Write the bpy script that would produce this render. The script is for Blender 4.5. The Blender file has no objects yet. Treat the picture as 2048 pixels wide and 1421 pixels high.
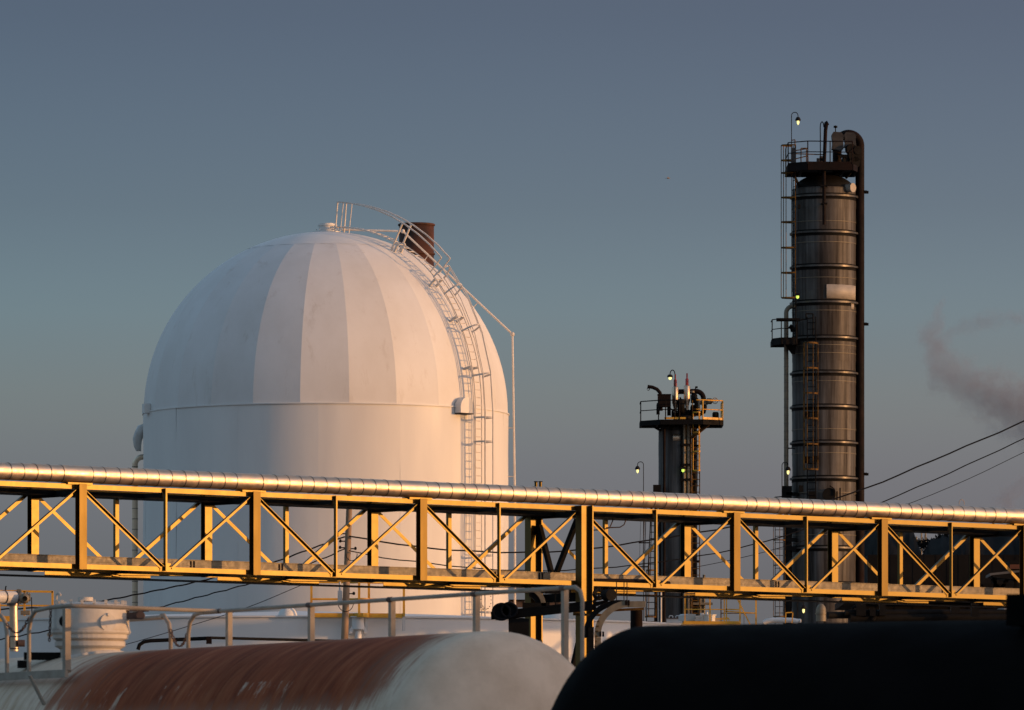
import bpy, math, random
from mathutils import Vector, Matrix, noise as mnoise
random.seed(7)
S = bpy.context.scene
COL = S.collection
V = Vector
Z = V((0, 0, 1))
F = 13500.0      # focal length in photo pixels (2048 wide)
HZ = 1685.0      # horizon row
ZC = 1.7         # eye height
PI = math.pi

def P(x, y, d):
    """point seen at photo pixel (x, y) at depth d metres"""
    return V(((x - 1024) / F * d, d, ZC + (HZ - y) / F * d))

# ------------------------------------------------------------------ scene objects
MATW = {}
def root(name, label, cat, loc, rz=0.0, group=None):
    o = bpy.data.objects.new(name, None); COL.objects.link(o)
    o.empty_display_size = 0.3
    o.location = loc; o.rotation_euler = (0, 0, rz)
    o['label'] = label; o['category'] = cat
    if group: o['group'] = group
    MATW[o] = Matrix.Translation(V(loc)) @ Matrix.Rotation(rz, 4, 'Z')
    return o
def tag(o, label, cat, group=None):
    o['label'] = label; o['category'] = cat
    if group: o['group'] = group
    return o
def kind(o, k):
    o['kind'] = k
    return o

class MB:
    """collects faces in world space, then links them as one mesh object"""
    def __init__(self): self.v = []; self.f = []; self.s = []; self.mi = []; self.cur = 0
    def add(self, vs, fs, smooth=False):
        n = len(self.v); self.v += [V(p) for p in vs]
        for f in fs:
            self.f.append([i + n for i in f]); self.s.append(smooth); self.mi.append(self.cur)
        return self
    def box(self, c, sz, ax=None):
        c = V(c); ax = ax or (V((1, 0, 0)), V((0, 1, 0)), Z)
        h = [s / 2 for s in sz]; vs = []
        for k in (-1, 1):
            for j in (-1, 1):
                for i in (-1, 1):
                    vs.append(c + ax[0] * (i * h[0]) + ax[1] * (j * h[1]) + ax[2] * (k * h[2]))
        return self.add(vs, [(0, 2, 3, 1), (4, 5, 7, 6), (0, 1, 5, 4), (2, 6, 7, 3), (0, 4, 6, 2), (1, 3, 7, 5)])
    def beam(self, a, b, w, h, up=Z):
        """bar from a to b, w across, h along 'up'"""
        a, b = V(a), V(b); d = (b - a); L = d.length; d.normalize()
        s = d.cross(V(up))
        if s.length < 1e-5: s = d.cross(V((1, 0, 0)))
        s.normalize(); u = s.cross(d)
        return self.box((a + b) / 2, (L, w, h), (d, s, u))
    def tube(self, pts, r, n=10, caps=True):
        pts = [V(p) for p in pts]; m = len(pts)
        rs = r if isinstance(r, (list, tuple)) else [r] * m
        t0 = (pts[1] - pts[0]).normalized()
        u = t0.cross(Z)
        if u.length < 1e-4: u = t0.cross(V((1, 0, 0)))
        u.normalize(); rings = []
        for i, p in enumerate(pts):
            if i == 0: t = t0
            elif i == m - 1: t = (pts[-1] - pts[-2]).normalized()
            else: t = ((pts[i + 1] - p).normalized() + (p - pts[i - 1]).normalized()).normalized()
            u = (u - t * u.dot(t)).normalized(); w = t.cross(u)
            rings.append([p + (u * math.cos(2 * PI * k / n) + w * math.sin(2 * PI * k / n)) * rs[i] for k in range(n)])
        vs = [q for rg in rings for q in rg]; fs = []
        for i in range(m - 1):
            for k in range(n):
                k2 = (k + 1) % n
                fs.append((i * n + k, i * n + k2, (i + 1) * n + k2, (i + 1) * n + k))
        self.add(vs, fs, n > 4)
        if caps:
            self.add(rings[0], [tuple(range(n - 1, -1, -1))]); self.add(rings[-1], [tuple(range(n))])
        return self
    def lathe(self, o, prof, n=32, a0=0.0, a1=2 * PI, ax=None, smooth=True):
        """profile [(r, h)] turned about ax[2] through o"""
        o = V(o); ax = ax or (V((1, 0, 0)), V((0, 1, 0)), Z); full = abs(a1 - a0 - 2 * PI) < 1e-6
        cols = n if full else n + 1; vs = []
        for k in range(cols):
            a = a0 + (a1 - a0) * k / n; d = ax[0] * math.cos(a) + ax[1] * math.sin(a)
            for r, h in prof: vs.append(o + d * r + ax[2] * h)
        m = len(prof); fs = []
        for k in range(n):
            k2 = (k + 1) % cols
            for i in range(m - 1):
                fs.append((k * m + i, k2 * m + i, k2 * m + i + 1, k * m + i + 1))
        return self.add(vs, fs, smooth)
    def cyl(self, o, r, h, n=24, ax=None):
        """closed cylinder along ax[2], sharp rims"""
        self.lathe(o, [(r, 0), (r, h)], n, ax=ax)
        self.lathe(o, [(1e-4, 0), (r, 0)], n, ax=ax, smooth=False); self.lathe(o, [(r, h), (1e-4, h)], n, ax=ax, smooth=False)
        return self
    def ring(self, o, r0, r1, h, n=40, ax=None):
        """flat collar r0..r1, h thick"""
        return self.lathe(o, [(r0, 0), (r1, 0)], n, ax=ax, smooth=False).lathe(o, [(r1, 0), (r1, h)], n, ax=ax).lathe(o, [(r1, h), (r0, h)], n, ax=ax, smooth=False)
    def prism(self, poly, ext):
        poly = [V(p) for p in poly]; ext = V(ext); n = len(poly)
        vs = poly + [p + ext for p in poly]
        return self.add(vs, [tuple(range(n - 1, -1, -1)), tuple(range(n, 2 * n))] + [(i, (i + 1) % n, n + (i + 1) % n, n + i) for i in range(n)])
    def build(self, name, mat, parent=None, origin=None):
        me = bpy.data.meshes.new(name)
        o = bpy.data.objects.new(name, me); COL.objects.link(o)
        if parent is not None:
            M = MATW[parent].inverted(); o.parent = parent; MATW[o] = MATW[parent]
        else:
            if origin is None:
                xs = [p.x for p in self.v]; ys = [p.y for p in self.v]
                origin = V(((min(xs) + max(xs)) / 2, (min(ys) + max(ys)) / 2, min(p.z for p in self.v)))
            M = Matrix.Translation(-V(origin)); o.location = origin; MATW[o] = Matrix.Translation(V(origin))
        me.from_pydata([M @ p for p in self.v], [], self.f)
        for m in (mat if isinstance(mat, (list, tuple)) else [mat]): me.materials.append(m)
        for i, p in enumerate(me.polygons): p.use_smooth = self.s[i]; p.material_index = self.mi[i]
        me.validate(); me.update()
        import bmesh
        bm = bmesh.new(); bm.from_mesh(me); bmesh.ops.recalc_face_normals(bm, faces=bm.faces); bm.to_mesh(me); bm.free()
        return o

def arc(c, r, u, w, a0, a1, n=10):
    return [V(c) + (V(u) * math.cos(a0 + (a1 - a0) * i / n) + V(w) * math.sin(a0 + (a1 - a0) * i / n)) * r for i in range(n + 1)]

def frame_from(axis):
    a = V(axis).normalized(); u = a.cross(Z)
    if u.length < 1e-4: u = V((1, 0, 0))
    u.normalize(); return (u, a.cross(u), a)

# ------------------------------------------------------------------ materials
def new_mat(name):
    m = bpy.data.materials.new(name); m.use_nodes = True
    nt = m.node_tree; b = nt.nodes['Principled BSDF']
    return m, nt, b
def N(nt, t, **kw):
    n = nt.nodes.new(t)
    for k, v in kw.items():
        if k.startswith('i_'):
            key = k[2:]
            n.inputs[int(key) if key.isdigit() else key.replace('_', ' ')].default_value = v
        else: setattr(n, k, v)
    return n
def c4(c): return (c[0], c[1], c[2], 1)
def noise_node(nt, scale, detail=4, rough=.55, sc=(1, 1, 1), coord=None):
    if coord is None:
        coord = N(nt, 'ShaderNodeTexCoord').outputs['Object']
    mp = N(nt, 'ShaderNodeMapping'); mp.inputs['Scale'].default_value = sc
    nt.links.new(coord, mp.inputs['Vector'])
    n = N(nt, 'ShaderNodeTexNoise'); n.inputs['Scale'].default_value = scale
    n.inputs['Detail'].default_value = detail; n.inputs['Roughness'].default_value = rough
    nt.links.new(mp.outputs[0], n.inputs['Vector']); return n
def ramp(nt, src, stops):
    r = N(nt, 'ShaderNodeValToRGB'); el = r.color_ramp.elements
    while len(el) < len(stops): el.new(.5)
    for e, (p, c) in zip(el, stops): e.position = p; e.color = c4(c) if not isinstance(c, (int, float)) else (c, c, c, 1)
    nt.links.new(src, r.inputs[0]); return r
def mixc(nt, fac, a, b, mode='MIX'):
    m = N(nt, 'ShaderNodeMix', data_type='RGBA', blend_type=mode)
    for s, v in ((0, fac), (6, a), (7, b)):
        if hasattr(v, 'is_output') or hasattr(v, 'links'): nt.links.new(v, m.inputs[s])
        else: m.inputs[s].default_value = v if s == 0 else c4(v)
    return m.outputs[2]
def math_n(nt, op, a, b=None, clamp=False):
    m = N(nt, 'ShaderNodeMath', operation=op); m.use_clamp = clamp
    for i, v in enumerate((a, b)):
        if v is None: continue
        if hasattr(v, 'links'): nt.links.new(v, m.inputs[i])
        else: m.inputs[i].default_value = v
    return m.outputs[0]

def paint(name, col, col2=None, rough=.55, metal=0.0, scale=2.0, sc=(1, 1, 1), rust=None, rust_amt=.0, rust_scale=3.0, bump=.0, bscale=8.0, lo=.35, hi=.7, spec=.5, tint=None, ior=1.5, rvar=.1):
    """paint or metal with blotchy wear (col..col2), optional rust spots and a dented bump"""
    m, nt, b = new_mat(name); L = nt.links
    col2 = col2 or [c * .82 for c in col]
    n1 = noise_node(nt, scale, 5, .6, sc)
    r = ramp(nt, n1.outputs['Fac'], [(lo, col2), (hi, col)])
    out = r.outputs[0]
    if rust:
        n2 = noise_node(nt, rust_scale, 6, .7, sc)
        k = ramp(nt, n2.outputs['Fac'], [(.72 - rust_amt * .45, 0), (.80 - rust_amt * .4, 1)])
        out = mixc(nt, k.outputs[0], out, rust)
    L.new(out, b.inputs['Base Color'])
    b.inputs['Metallic'].default_value = metal; b.inputs['Specular IOR Level'].default_value = spec
    b.inputs['IOR'].default_value = ior
    if tint: b.inputs['Specular Tint'].default_value = c4(tint)
    n3 = noise_node(nt, scale * 1.7, 3, .6, sc)
    rr = ramp(nt, n3.outputs['Fac'], [(.3, max(.03, rough - rvar)), (.7, min(1, rough + rvar))]); L.new(rr.outputs[0], b.inputs['Roughness'])
    if bump:
        nb = noise_node(nt, bscale, 3, .5, sc)
        bp = N(nt, 'ShaderNodeBump'); bp.inputs['Strength'].default_value = 1.0; bp.inputs['Distance'].default_value = bump
        L.new(nb.outputs['Fac'], bp.inputs['Height']); L.new(bp.outputs[0], b.inputs['Normal'])
    return m

M = {}
M['tank_white'] = paint('tank_white_paint', (.72, .70, .66), (.645, .62, .585), .6, scale=.5, sc=(1, 1, .22), bump=.010, bscale=.7, lo=.3, hi=.65)
M['ladder_white'] = paint('ladder_paint', (.72, .67, .61), (.60, .54, .47), .6, scale=3, rust=(.2, .1, .05), rust_amt=.1)
M['rust_stack'] = paint('rusty_steel', (.095, .027, .010), (.008, .005, .004), .85, scale=.55, lo=.34, hi=.62)
M['truss'] = paint('ochre_bridge_paint', (.040, .017, .0025), (.028, .011, .0018), .37, scale=2.2, rust=(.20, .06, .015), rust_amt=.12, rust_scale=1.6, spec=.5, tint=(1, .73, .21), ior=1.86, rvar=.02)
M['post'] = paint('rusted_post_paint', (.075, .028, .004), (.045, .016, .003), .40, scale=1.6, sc=(1, 1, .25), rust=(.10, .028, .006), rust_amt=.3, rust_scale=2.5, spec=.5, tint=(1, .72, .20), ior=1.62, rvar=.03)
M['jacket'] = paint('aluminium_jacket', (.70, .55, .40), (.62, .48, .35), .47, metal=1.0, scale=2.5, bump=.004, bscale=2.2)
M['band'] = paint('dark_band_steel', (.16, .14, .13), None, .4, metal=1.0)
M['galv'] = paint('galvanised_steel', (.21, .175, .12), (.16, .135, .095), .6, metal=.25, scale=5, lo=.4, hi=.62)
M['black_steel'] = paint('dull_black_steel', (.008, .0072, .007), (.004, .0038, .0036), .75, scale=2, rust=(.022, .010, .006), rust_amt=.12, rust_scale=2, spec=.12)
M['dark_pipe'] = paint('dark_red_pipe', (.013, .0055, .0045), (.005, .004, .0036), .75, scale=1.2, spec=.12)
M['yellow'] = paint('yellow_rail_paint', (.74, .40, .03), (.6, .28, .02), .5, scale=3, rust=(.12, .04, .015), rust_amt=.12)
M['dull_yellow'] = paint('sooty_yellow_paint', (.19, .095, .012), (.05, .028, .008), .7, scale=2.5, rust=(.02, .010, .006), rust_amt=.5, spec=.15)
M['wood'] = paint('weathered_pole_wood', (.42, .28, .17), (.17, .11, .07), .85, scale=5, sc=(1, 1, .12))
M['cable'] = paint('black_cable', (.006, .006, .008), None, .7, spec=.12)
M['grey_paint'] = paint('grey_white_paint', (.62, .61, .58), (.5, .48, .45), .55, scale=2)
M['car_white'] = paint('chalky_white_paint', (.62, .575, .51), (.48, .43, .37), .75, scale=2.5, rust=(.10, .04, .02), rust_amt=.17, rust_scale=4, bump=.006, bscale=6)
M['car_rail'] = paint('rail_white_paint', (.35, .295, .23), (.23, .185, .14), .7, scale=3, rust=(.09, .035, .02), rust_amt=.13, rust_scale=5)
M['chain'] = paint('rusty_chain', (.10, .06, .045), (.05, .03, .025), .7)
M['black_car'] = paint('black_tank_paint', (.0045, .0042, .0042), (.003, .003, .003), .85, scale=1.3, spec=.02)
M['red'] = paint('red_cap_paint', (.42, .035, .028), (.26, .02, .018), .5)
M['box_grey'] = paint('box_lagging', (.05, .046, .043), (.022, .02, .02), .75, scale=2)
M['patch'] = paint('cream_patch_paint', (.40, .35, .29), (.28, .25, .21), .6, scale=2.5)
M['hill'] = paint('dark_hillside', (.009, .008, .0075), (.005, .005, .005), .95, scale=.05, spec=.05)
M['shed'] = paint('dark_shed_cladding', (.012, .0105, .010), (.006, .0055, .0055), .85, scale=.5, spec=.1)
M['shed_roof'] = paint('grey_roof_sheet', (.10, .095, .09), None, .6, scale=.5)
M['siding'] = paint('pale_siding', (.30, .30, .30), None, .6, scale=.6)
M['ground'] = paint('yard_gravel', (.24, .225, .20), (.17, .157, .14), .95, scale=.8)
M['asphalt'] = paint('yard_asphalt', (.055, .054, .052), (.04, .04, .039), .9, scale=.7)
M['rail_steel'] = paint('rail_steel', (.16, .11, .08), None, .5, metal=.6)
M['sleeper'] = paint('sleeper_wood', (.09, .065, .05), None, .9, scale=4)
M['lamp_dark'] = paint('lamp_hood', (.010, .009, .010), None, .7, spec=.15)
M['occluder'] = paint('occluder_wall', (.24, .22, .20), (.17, .16, .15), .8, scale=.4)
M['bird'] = paint('bird_feathers', (.30, .26, .22), (.12, .1, .09), .8, scale=20)

def stainless(name, horiz):
    """dirty stainless cladding: vertical dribbles, soot, fine sheet joints"""
    m, nt, b = new_mat(name); L = nt.links
    streak = noise_node(nt, 2.6, 5, .65, (1, 1, .035))
    blot = noise_node(nt, .45, 5, .6, (1, 1, .6))
    a = ramp(nt, streak.outputs['Fac'], [(.32, (.014, .009, .006)), (.45, (.062, .057, .053)), (.66, (.145, .140, .134))])
    s = ramp(nt, blot.outputs['Fac'], [(.28, (.45, .38, .32)), (.62, (1, 1, 1))])
    c = mixc(nt, 1.0, a.outputs[0], s.outputs[0], 'MULTIPLY')
    L.new(c, b.inputs['Base Color'])
    b.inputs['Metallic'].default_value = .25; b.inputs['Specular IOR Level'].default_value = .3
    rr = ramp(nt, streak.outputs['Fac'], [(.3, .70), (.7, .52)]); L.new(rr.outputs[0], b.inputs['Roughness'])
    bp = N(nt, 'ShaderNodeBump'); bp.inputs['Distance'].default_value = .01
    nb = noise_node(nt, 2.0, 3, .5, (1, 1, .3)); L.new(nb.outputs['Fac'], bp.inputs['Height']); L.new(bp.outputs[0], b.inputs['Normal'])
    return m
M['stainless'] = stainless('dirty_stainless', 1)
M['stainless_ring'] = paint('dull_ring_steel', (.13, .12, .11), (.045, .04, .035), .45, metal=.5, scale=1.5)

def glow(name, col, st):
    m, nt, b = new_mat(name)
    n = noise_node(nt, 6, 2)
    L = nt.links
    r = ramp(nt, n.outputs['Fac'], [(.3, [c * .9 for c in col]), (.7, col)])
    L.new(r.outputs[0], b.inputs['Emission Color']); b.inputs['Emission Strength'].default_value = st
    b.inputs['Base Color'].default_value = c4(col)
    return m
M['bulb'] = glow('lit_bulb', (1.0, .93, .36), 1.15)
M['bulb_green'] = glow('lit_bulb_green', (.66, .95, .14), 1.0)

def dome_mat():
    """white dome paint; each plate is weathered a touch differently"""
    m, nt, b = new_mat('dome_plate_paint'); L = nt.links
    tc = N(nt, 'ShaderNodeTexCoord'); sep = N(nt, 'ShaderNodeSeparateXYZ'); L.new(tc.outputs['Object'], sep.inputs[0])
    at = math_n(nt, 'ARCTAN2', sep.outputs[0], math_n(nt, 'MULTIPLY', sep.outputs[1], -1.0))
    k = math_n(nt, 'FLOOR', math_n(nt, 'DIVIDE', math_n(nt, 'ADD', at, math.radians(6.3)), math.radians(15)))
    wn = N(nt, 'ShaderNodeTexWhiteNoise', noise_dimensions='1D'); L.new(k, wn.inputs['W'])
    plate = ramp(nt, wn.outputs['Value'], [(0, (.685, .665, .635)), (1, (.725, .705, .675))])
    n1 = noise_node(nt, .5, 6, .62, (1, 1, .6)); d = ramp(nt, n1.outputs['Fac'], [(.30, (.90, .885, .865)), (.62, (1, 1, 1))])
    n2 = noise_node(nt, 1.6, 6, .7, (1, 1, .25)); d2 = ramp(nt, n2.outputs['Fac'], [(.28, (.86, .83, .80)), (.42, (1, 1, 1))])
    c = mixc(nt, 1.0, mixc(nt, 1.0, plate.outputs[0], d.outputs[0], 'MULTIPLY'), d2.outputs[0], 'MULTIPLY')
    L.new(c, b.inputs['Base Color']); b.inputs['Roughness'].default_value = .6
    bp = N(nt, 'ShaderNodeBump'); bp.inputs['Distance'].default_value = .008
    nb = noise_node(nt, 1.1, 3, .5); L.new(nb.outputs['Fac'], bp.inputs['Height']); L.new(bp.outputs[0], b.inputs['Normal'])
    return m
M['dome'] = dome_mat()

def rusty_tank_mat():
    """chalky white tank car with a big rusted field on the shell (local x runs along the car from the near head seam)"""
    m, nt, b = new_mat('white_tank_with_rust'); L = nt.links
    tc = N(nt, 'ShaderNodeTexCoord'); sep = N(nt, 'ShaderNodeSeparateXYZ'); L.new(tc.outputs['Object'], sep.inputs[0])
    x, y, z = sep.outputs
    ang = math_n(nt, 'ARCTAN2', y, math_n(nt, 'SUBTRACT', z, TZ))      # 0 on top, positive on the near side
    comb = N(nt, 'ShaderNodeCombineXYZ'); L.new(x, comb.inputs[0]); L.new(ang, comb.inputs[1])
    # streaks run round the shell and lean back
    mp = N(nt, 'ShaderNodeMapping'); mp.inputs['Scale'].default_value = (2.6, .55, 1); mp.inputs['Rotation'].default_value = (0, 0, -.10)
    L.new(comb.outputs[0], mp.inputs['Vector'])
    st = N(nt, 'ShaderNodeTexNoise'); st.inputs['Scale'].default_value = 2.2; st.inputs['Detail'].default_value = 7; st.inputs['Roughness'].default_value = .68
    L.new(mp.outputs[0], st.inputs['Vector'])
    big = noise_node(nt, .7, 4, .6, (1, 1, 1), comb.outputs[0])
    def band(src, a, b_, c, d):
        r = ramp(nt, math_n(nt, 'MULTIPLY', math_n(nt, 'ADD', src, 4.0), 1 / 20.0), [((a + 4) / 20, 0), ((b_ + 4) / 20, 1), ((c + 4) / 20, 1), ((d + 4) / 20, 0)])
        return r.outputs[0]
    fx = band(x, -.35, 1.5, 8.2, 10.6); fa = band(math_n(nt, 'MULTIPLY', ang, 4.0), -.5, 1.3, 3.9, 5.4)
    k = math_n(nt, 'MULTIPLY', fx, fa)
    k = math_n(nt, 'ADD', k, math_n(nt, 'MULTIPLY', math_n(nt, 'SUBTRACT', st.outputs['Fac'], .5), 1.5))
    k = math_n(nt, 'ADD', k, math_n(nt, 'MULTIPLY', math_n(nt, 'SUBTRACT', big.outputs['Fac'], .5), .45))
    kk = ramp(nt, k, [(.22, 0), (.52, .85), (.85, 1)])
    white = ramp(nt, noise_node(nt, 1.6, 6, .65).outputs['Fac'], [(.3, (.58, .455, .33)), (.62, (.74, .60, .455))])
    stain = ramp(nt, math_n(nt, 'ADD', st.outputs['Fac'], math_n(nt, 'MULTIPLY', math_n(nt, 'SUBTRACT', big.outputs['Fac'], .5), .5)), [(.30, (.60, .44, .30)), (.50, (1, 1, 1))])
    wc = mixc(nt, math_n(nt, 'MULTIPLY', band(x, -.3, .6, 14.0, 15.5), .75), white.outputs[0], mixc(nt, 1.0, white.outputs[0], stain.outputs[0], 'MULTIPLY'))
    rc = ramp(nt, st.outputs['Fac'], [(.30, (.115, .024, .010)), (.47, (.255, .060, .022)), (.66, (.36, .115, .048))])
    # scraped-off patches of old paint low on the flank
    mp2 = N(nt, 'ShaderNodeMapping'); mp2.inputs['Scale'].default_value = (2.2, .9, 1); mp2.inputs['Location'].default_value = (3.3, .7, 0)
    L.new(comb.outputs[0], mp2.inputs['Vector'])
    sp = N(nt, 'ShaderNodeTexNoise'); sp.inputs['Scale'].default_value = 2.4; sp.inputs['Detail'].default_value = 9; sp.inputs['Roughness'].default_value = .68; L.new(mp2.outputs[0], sp.inputs['Vector'])
    low = band(math_n(nt, 'MULTIPLY', ang, 4.0), 2.9, 3.5, 6.0, 7.0)
    clump = ramp(nt, noise_node(nt, .42, 2, .5, (1, 1, 1), comb.outputs[0]).outputs['Fac'], [(.46, .84), (.56, 1)])
    scr = ramp(nt, math_n(nt, 'MULTIPLY', math_n(nt, 'MULTIPLY', sp.outputs['Fac'], low), clump.outputs[0]), [(.535, 0), (.61, 1)])
    kfin = math_n(nt, 'MULTIPLY', kk.outputs[0], math_n(nt, 'SUBTRACT', 1.0, math_n(nt, 'MULTIPLY', scr.outputs[0], .62)))
    dk_ = ramp(nt, noise_node(nt, .9, 5, .6, (1, .5, 1), comb.outputs[0]).outputs['Fac'], [(.32, (.62, .58, .56)), (.58, (1, 1, 1))])
    L.new(mixc(nt, kfin, wc, mixc(nt, 1.0, rc.outputs[0], dk_.outputs[0], 'MULTIPLY')), b.inputs['Base Color'])
    b.inputs['Roughness'].default_value = .8
    b.inputs['Specular IOR Level'].default_value = .08
    return m

# ------------------------------------------------------------------ small shared builders
def caged_ladder(parent, pts, outs, tan, w, rail_r, rung_gap, hoop_at, cage_r, mats, straps=5, skip_cage=None, far=False):
    """pts: ladder centre line; outs: outward unit vector at each; hoop_at: indices into a resampled path (distance list)"""
    lm, cm = mats
    tan = V(tan).normalized()
    d = [0.0]
    for a, b in zip(pts, pts[1:]): d.append(d[-1] + (b - a).length)
    def at(s):
        s = max(0, min(d[-1], s))
        for i in range(len(d) - 1):
            if s <= d[i + 1] + 1e-9:
                k = (s - d[i]) / (d[i + 1] - d[i]); return pts[i].lerp(pts[i + 1], k), outs[i].lerp(outs[i + 1], k).normalized()
    rl = MB()
    for sg in (-1, 1): rl.tube([p + tan * (sg * w / 2) for p in pts], rail_r, 6)
    lad = rl.build('ladder', lm, parent)
    n = int(d[-1] / rung_gap)
    rg = MB()
    for i in range(n):
        p, o = at((i + .5) * rung_gap)
        if far: rg.tube([p - tan * w / 2, p + tan * w / 2], rail_r * .7, 4)
        else: MB().tube([p - tan * w / 2, p + tan * w / 2], rail_r * .7, 5).build('rung', lm, lad)
    if far: rg.build('rungs', lm, lad)
    if hoop_at:
        lo, hi = hoop_at[0], hoop_at[-1]
        st = MB(); ms = 14
        for j in range(straps):
            a = PI * j / (straps - 1)
            path = []
            for i in range(ms + 1):
                p, o = at(lo + (hi - lo) * i / ms)
                path.append(p + tan * (-math.cos(a) * cage_r) + o * (math.sin(a) * cage_r * 2.0 + .05))
            st.tube(path, rail_r * .75, 5)
        cage = st.build('safety_cage', cm, parent)
        for s in hoop_at:
            p, o = at(s)
            pp = [p + tan * (-math.cos(PI * i / 12) * cage_r) + o * (math.sin(PI * i / 12) * cage_r * 2.0 + .02) for i in range(13)]
            h = MB()
            up = tan.cross(o).normalized()
            for a, b in zip(pp, pp[1:]): h.beam(a, b, rail_r * .8, rail_r * 2.6, up)
            h.build('hoop', cm, cage)
    return lad

def guard_rail(parent, pts, h, r, mats, posts_at, toe=.12, name='guard_rail', mid=True, closed=False):
    """railing along pts (floor points): top and middle rail, toe board, posts at given points"""
    mt = mats; up = Z
    g = MB(); g.tube([p + up * h for p in pts], r, 6)
    if mid: g.tube([p + up * h * .52 for p in pts], r * .85, 6)
    if toe:
        for a, b in zip(pts, pts[1:]): g.beam(a + up * toe / 2, b + up * toe / 2, .012, toe)
    o = g.build(name, mt, parent)
    for p in posts_at:
        MB().tube([p, p + up * h], r * 1.1, 6).build('post', mt, o)
    return o

def gooseneck(parent, base, top, reach, side, bulb, scale=1.0, bare=False):
    """lamp on a thin bent pole; parented to its thing when parent is given"""
    s = V((side, 0, 0)); r = reach / 2
    c = V((base[0], base[1], top[2] - r)) + s * r
    pts = [V(base), V((base[0], base[1], top[2] - r))] + arc(c, r, -s, Z, 0, PI, 8)[1:]
    end = pts[-1] - Z * .12 * scale; pts.append(end)
    pole = MB().tube(pts, .032 * scale, 6).build('lamp_pole', M['lamp_dark'], parent)
    MB().lathe(end - Z * .26 * scale, [(.19 * scale, 0), (.2 * scale, .1 * scale), (.11 * scale, .26 * scale), (1e-3, .3 * scale)], 12).lathe(end - Z * .26 * scale, [(1e-3, .01), (.19 * scale, 0)], 12).build('hood', M['lamp_dark'], pole)
    MB().lathe(end - Z * .56 * scale, [(1e-3, 0), (.06 * scale, .06 * scale), (.09 * scale, .16 * scale), (.08 * scale, .3 * scale)], 12).build('bulb', bulb, pole)
    return pole

# ------------------------------------------------------------------ camera, sun, sky
cam = bpy.data.cameras.new('camera'); co = bpy.data.objects.new('camera', cam); COL.objects.link(co)
co.location = (0, 0, ZC); co.rotation_euler = (PI / 2, 0, 0)
cam.sensor_width = 36; cam.lens = 36 * F / 2048; cam.shift_y = (HZ - 710.5) / 2048
cam.clip_start = 1; cam.clip_end = 20000
cam.dof.use_dof = True; cam.dof.focus_distance = 235; cam.dof.aperture_fstop = 9
S.camera = co
SAZ = math.radians(73); SEL = math.radians(5.0)           # sun: azimuth to the right of straight behind the camera
sdir = V((math.sin(SAZ) * math.cos(SEL), -math.cos(SAZ) * math.cos(SEL), math.sin(SEL)))
sl = bpy.data.lights.new('sun', 'SUN'); so = bpy.data.objects.new('sun', sl); COL.objects.link(so)
sl.energy = 3.1; sl.angle = math.radians(.45); sl.color = (1.0, .51, .19)
so.rotation_euler = sdir.to_track_quat('Z', 'Y').to_euler(); so.location = (200, -80, 60)
SKYHI = (6.1, 4.9, 4.4)
w = bpy.data.worlds.new('World'); S.world = w; w.use_nodes = True
nt = w.node_tree; bg = nt.nodes['Background']
sky = nt.nodes.new('ShaderNodeTexSky'); sky.sky_type = 'NISHITA'; sky.sun_disc = False
sky.sun_elevation = SEL; sky.sun_rotation = PI - SAZ
sky.altitude = 100; sky.air_density = 1.0; sky.dust_density = 1.5; sky.ozone_density = 2.0
tc = nt.nodes.new('ShaderNodeTexCoord'); sp = nt.nodes.new('ShaderNodeSeparateXYZ'); nt.links.new(tc.outputs['Generated'], sp.inputs[0])
# evening haze near the horizon tints the physical sky (multiplied by elevation only)
wr = nt.nodes.new('ShaderNodeValToRGB'); nt.links.new(math_n(nt, 'MULTIPLY', sp.outputs[2], 1.0), wr.inputs[0])
stops = [(0, (1.1, 1.4, 3.6)), (.0211, (1.116, 1.345, 3.455)), (.0383, (1.063, 1.13, 2.497)), (.0534, (1.212, 1.163, 2.171)), (.0645, (1.345, 1.30, 2.02)),
         (.0793, (1.235, 1.33, 2.03)), (.0941, (1.04, 1.05, 1.58)), (.1238, (.838, .762, 1.115)), (.20, tuple(.22 * c for c in SKYHI)), (.42, SKYHI), (.6, SKYHI), (1, tuple(.45 * c for c in SKYHI))]
el = wr.color_ramp.elements
while len(el) < len(stops): el.new(.5)
for e, (p, c) in zip(el, stops): e.position = p; e.color = c4(c)
side = ramp(nt, math_n(nt, 'MULTIPLY', math_n(nt, 'ADD', sp.outputs[0], .09), 5.5), [(0, (.90, .95, .955)), (.5, (1, 1, 1)), (1, (1.07, 1.03, 1.03))])
nt.links.new(mixc(nt, 1.0, mixc(nt, 1.0, sky.outputs[0], wr.outputs[0], 'MULTIPLY'), side.outputs[0], 'MULTIPLY'), bg.inputs[0])
bg.inputs[1].default_value = .1
S.view_settings.view_transform = 'Standard'; S.view_settings.look = 'None'; S.view_settings.exposure = 0; S.view_settings.gamma = 1
S.cycles.max_bounces = 6; S.cycles.volume_step_rate = 1.0

# ================================================================== ground
g = MB().add([(-1500, -400, 0), (1500, -400, 0), (1500, 3500, 0), (-1500, 3500, 0)], [(0, 1, 2, 3)]).build('ground', M['ground'], origin=V((0, 0, 0)))
kind(g, 'structure')
g = MB().add([(-60, -30, .004), (90, -30, .004), (90, 30, .004), (-60, 30, .004)], [(0, 1, 2, 3)]).build('road', M['asphalt'], origin=V((0, 0, 0)))
kind(g, 'structure')

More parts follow.
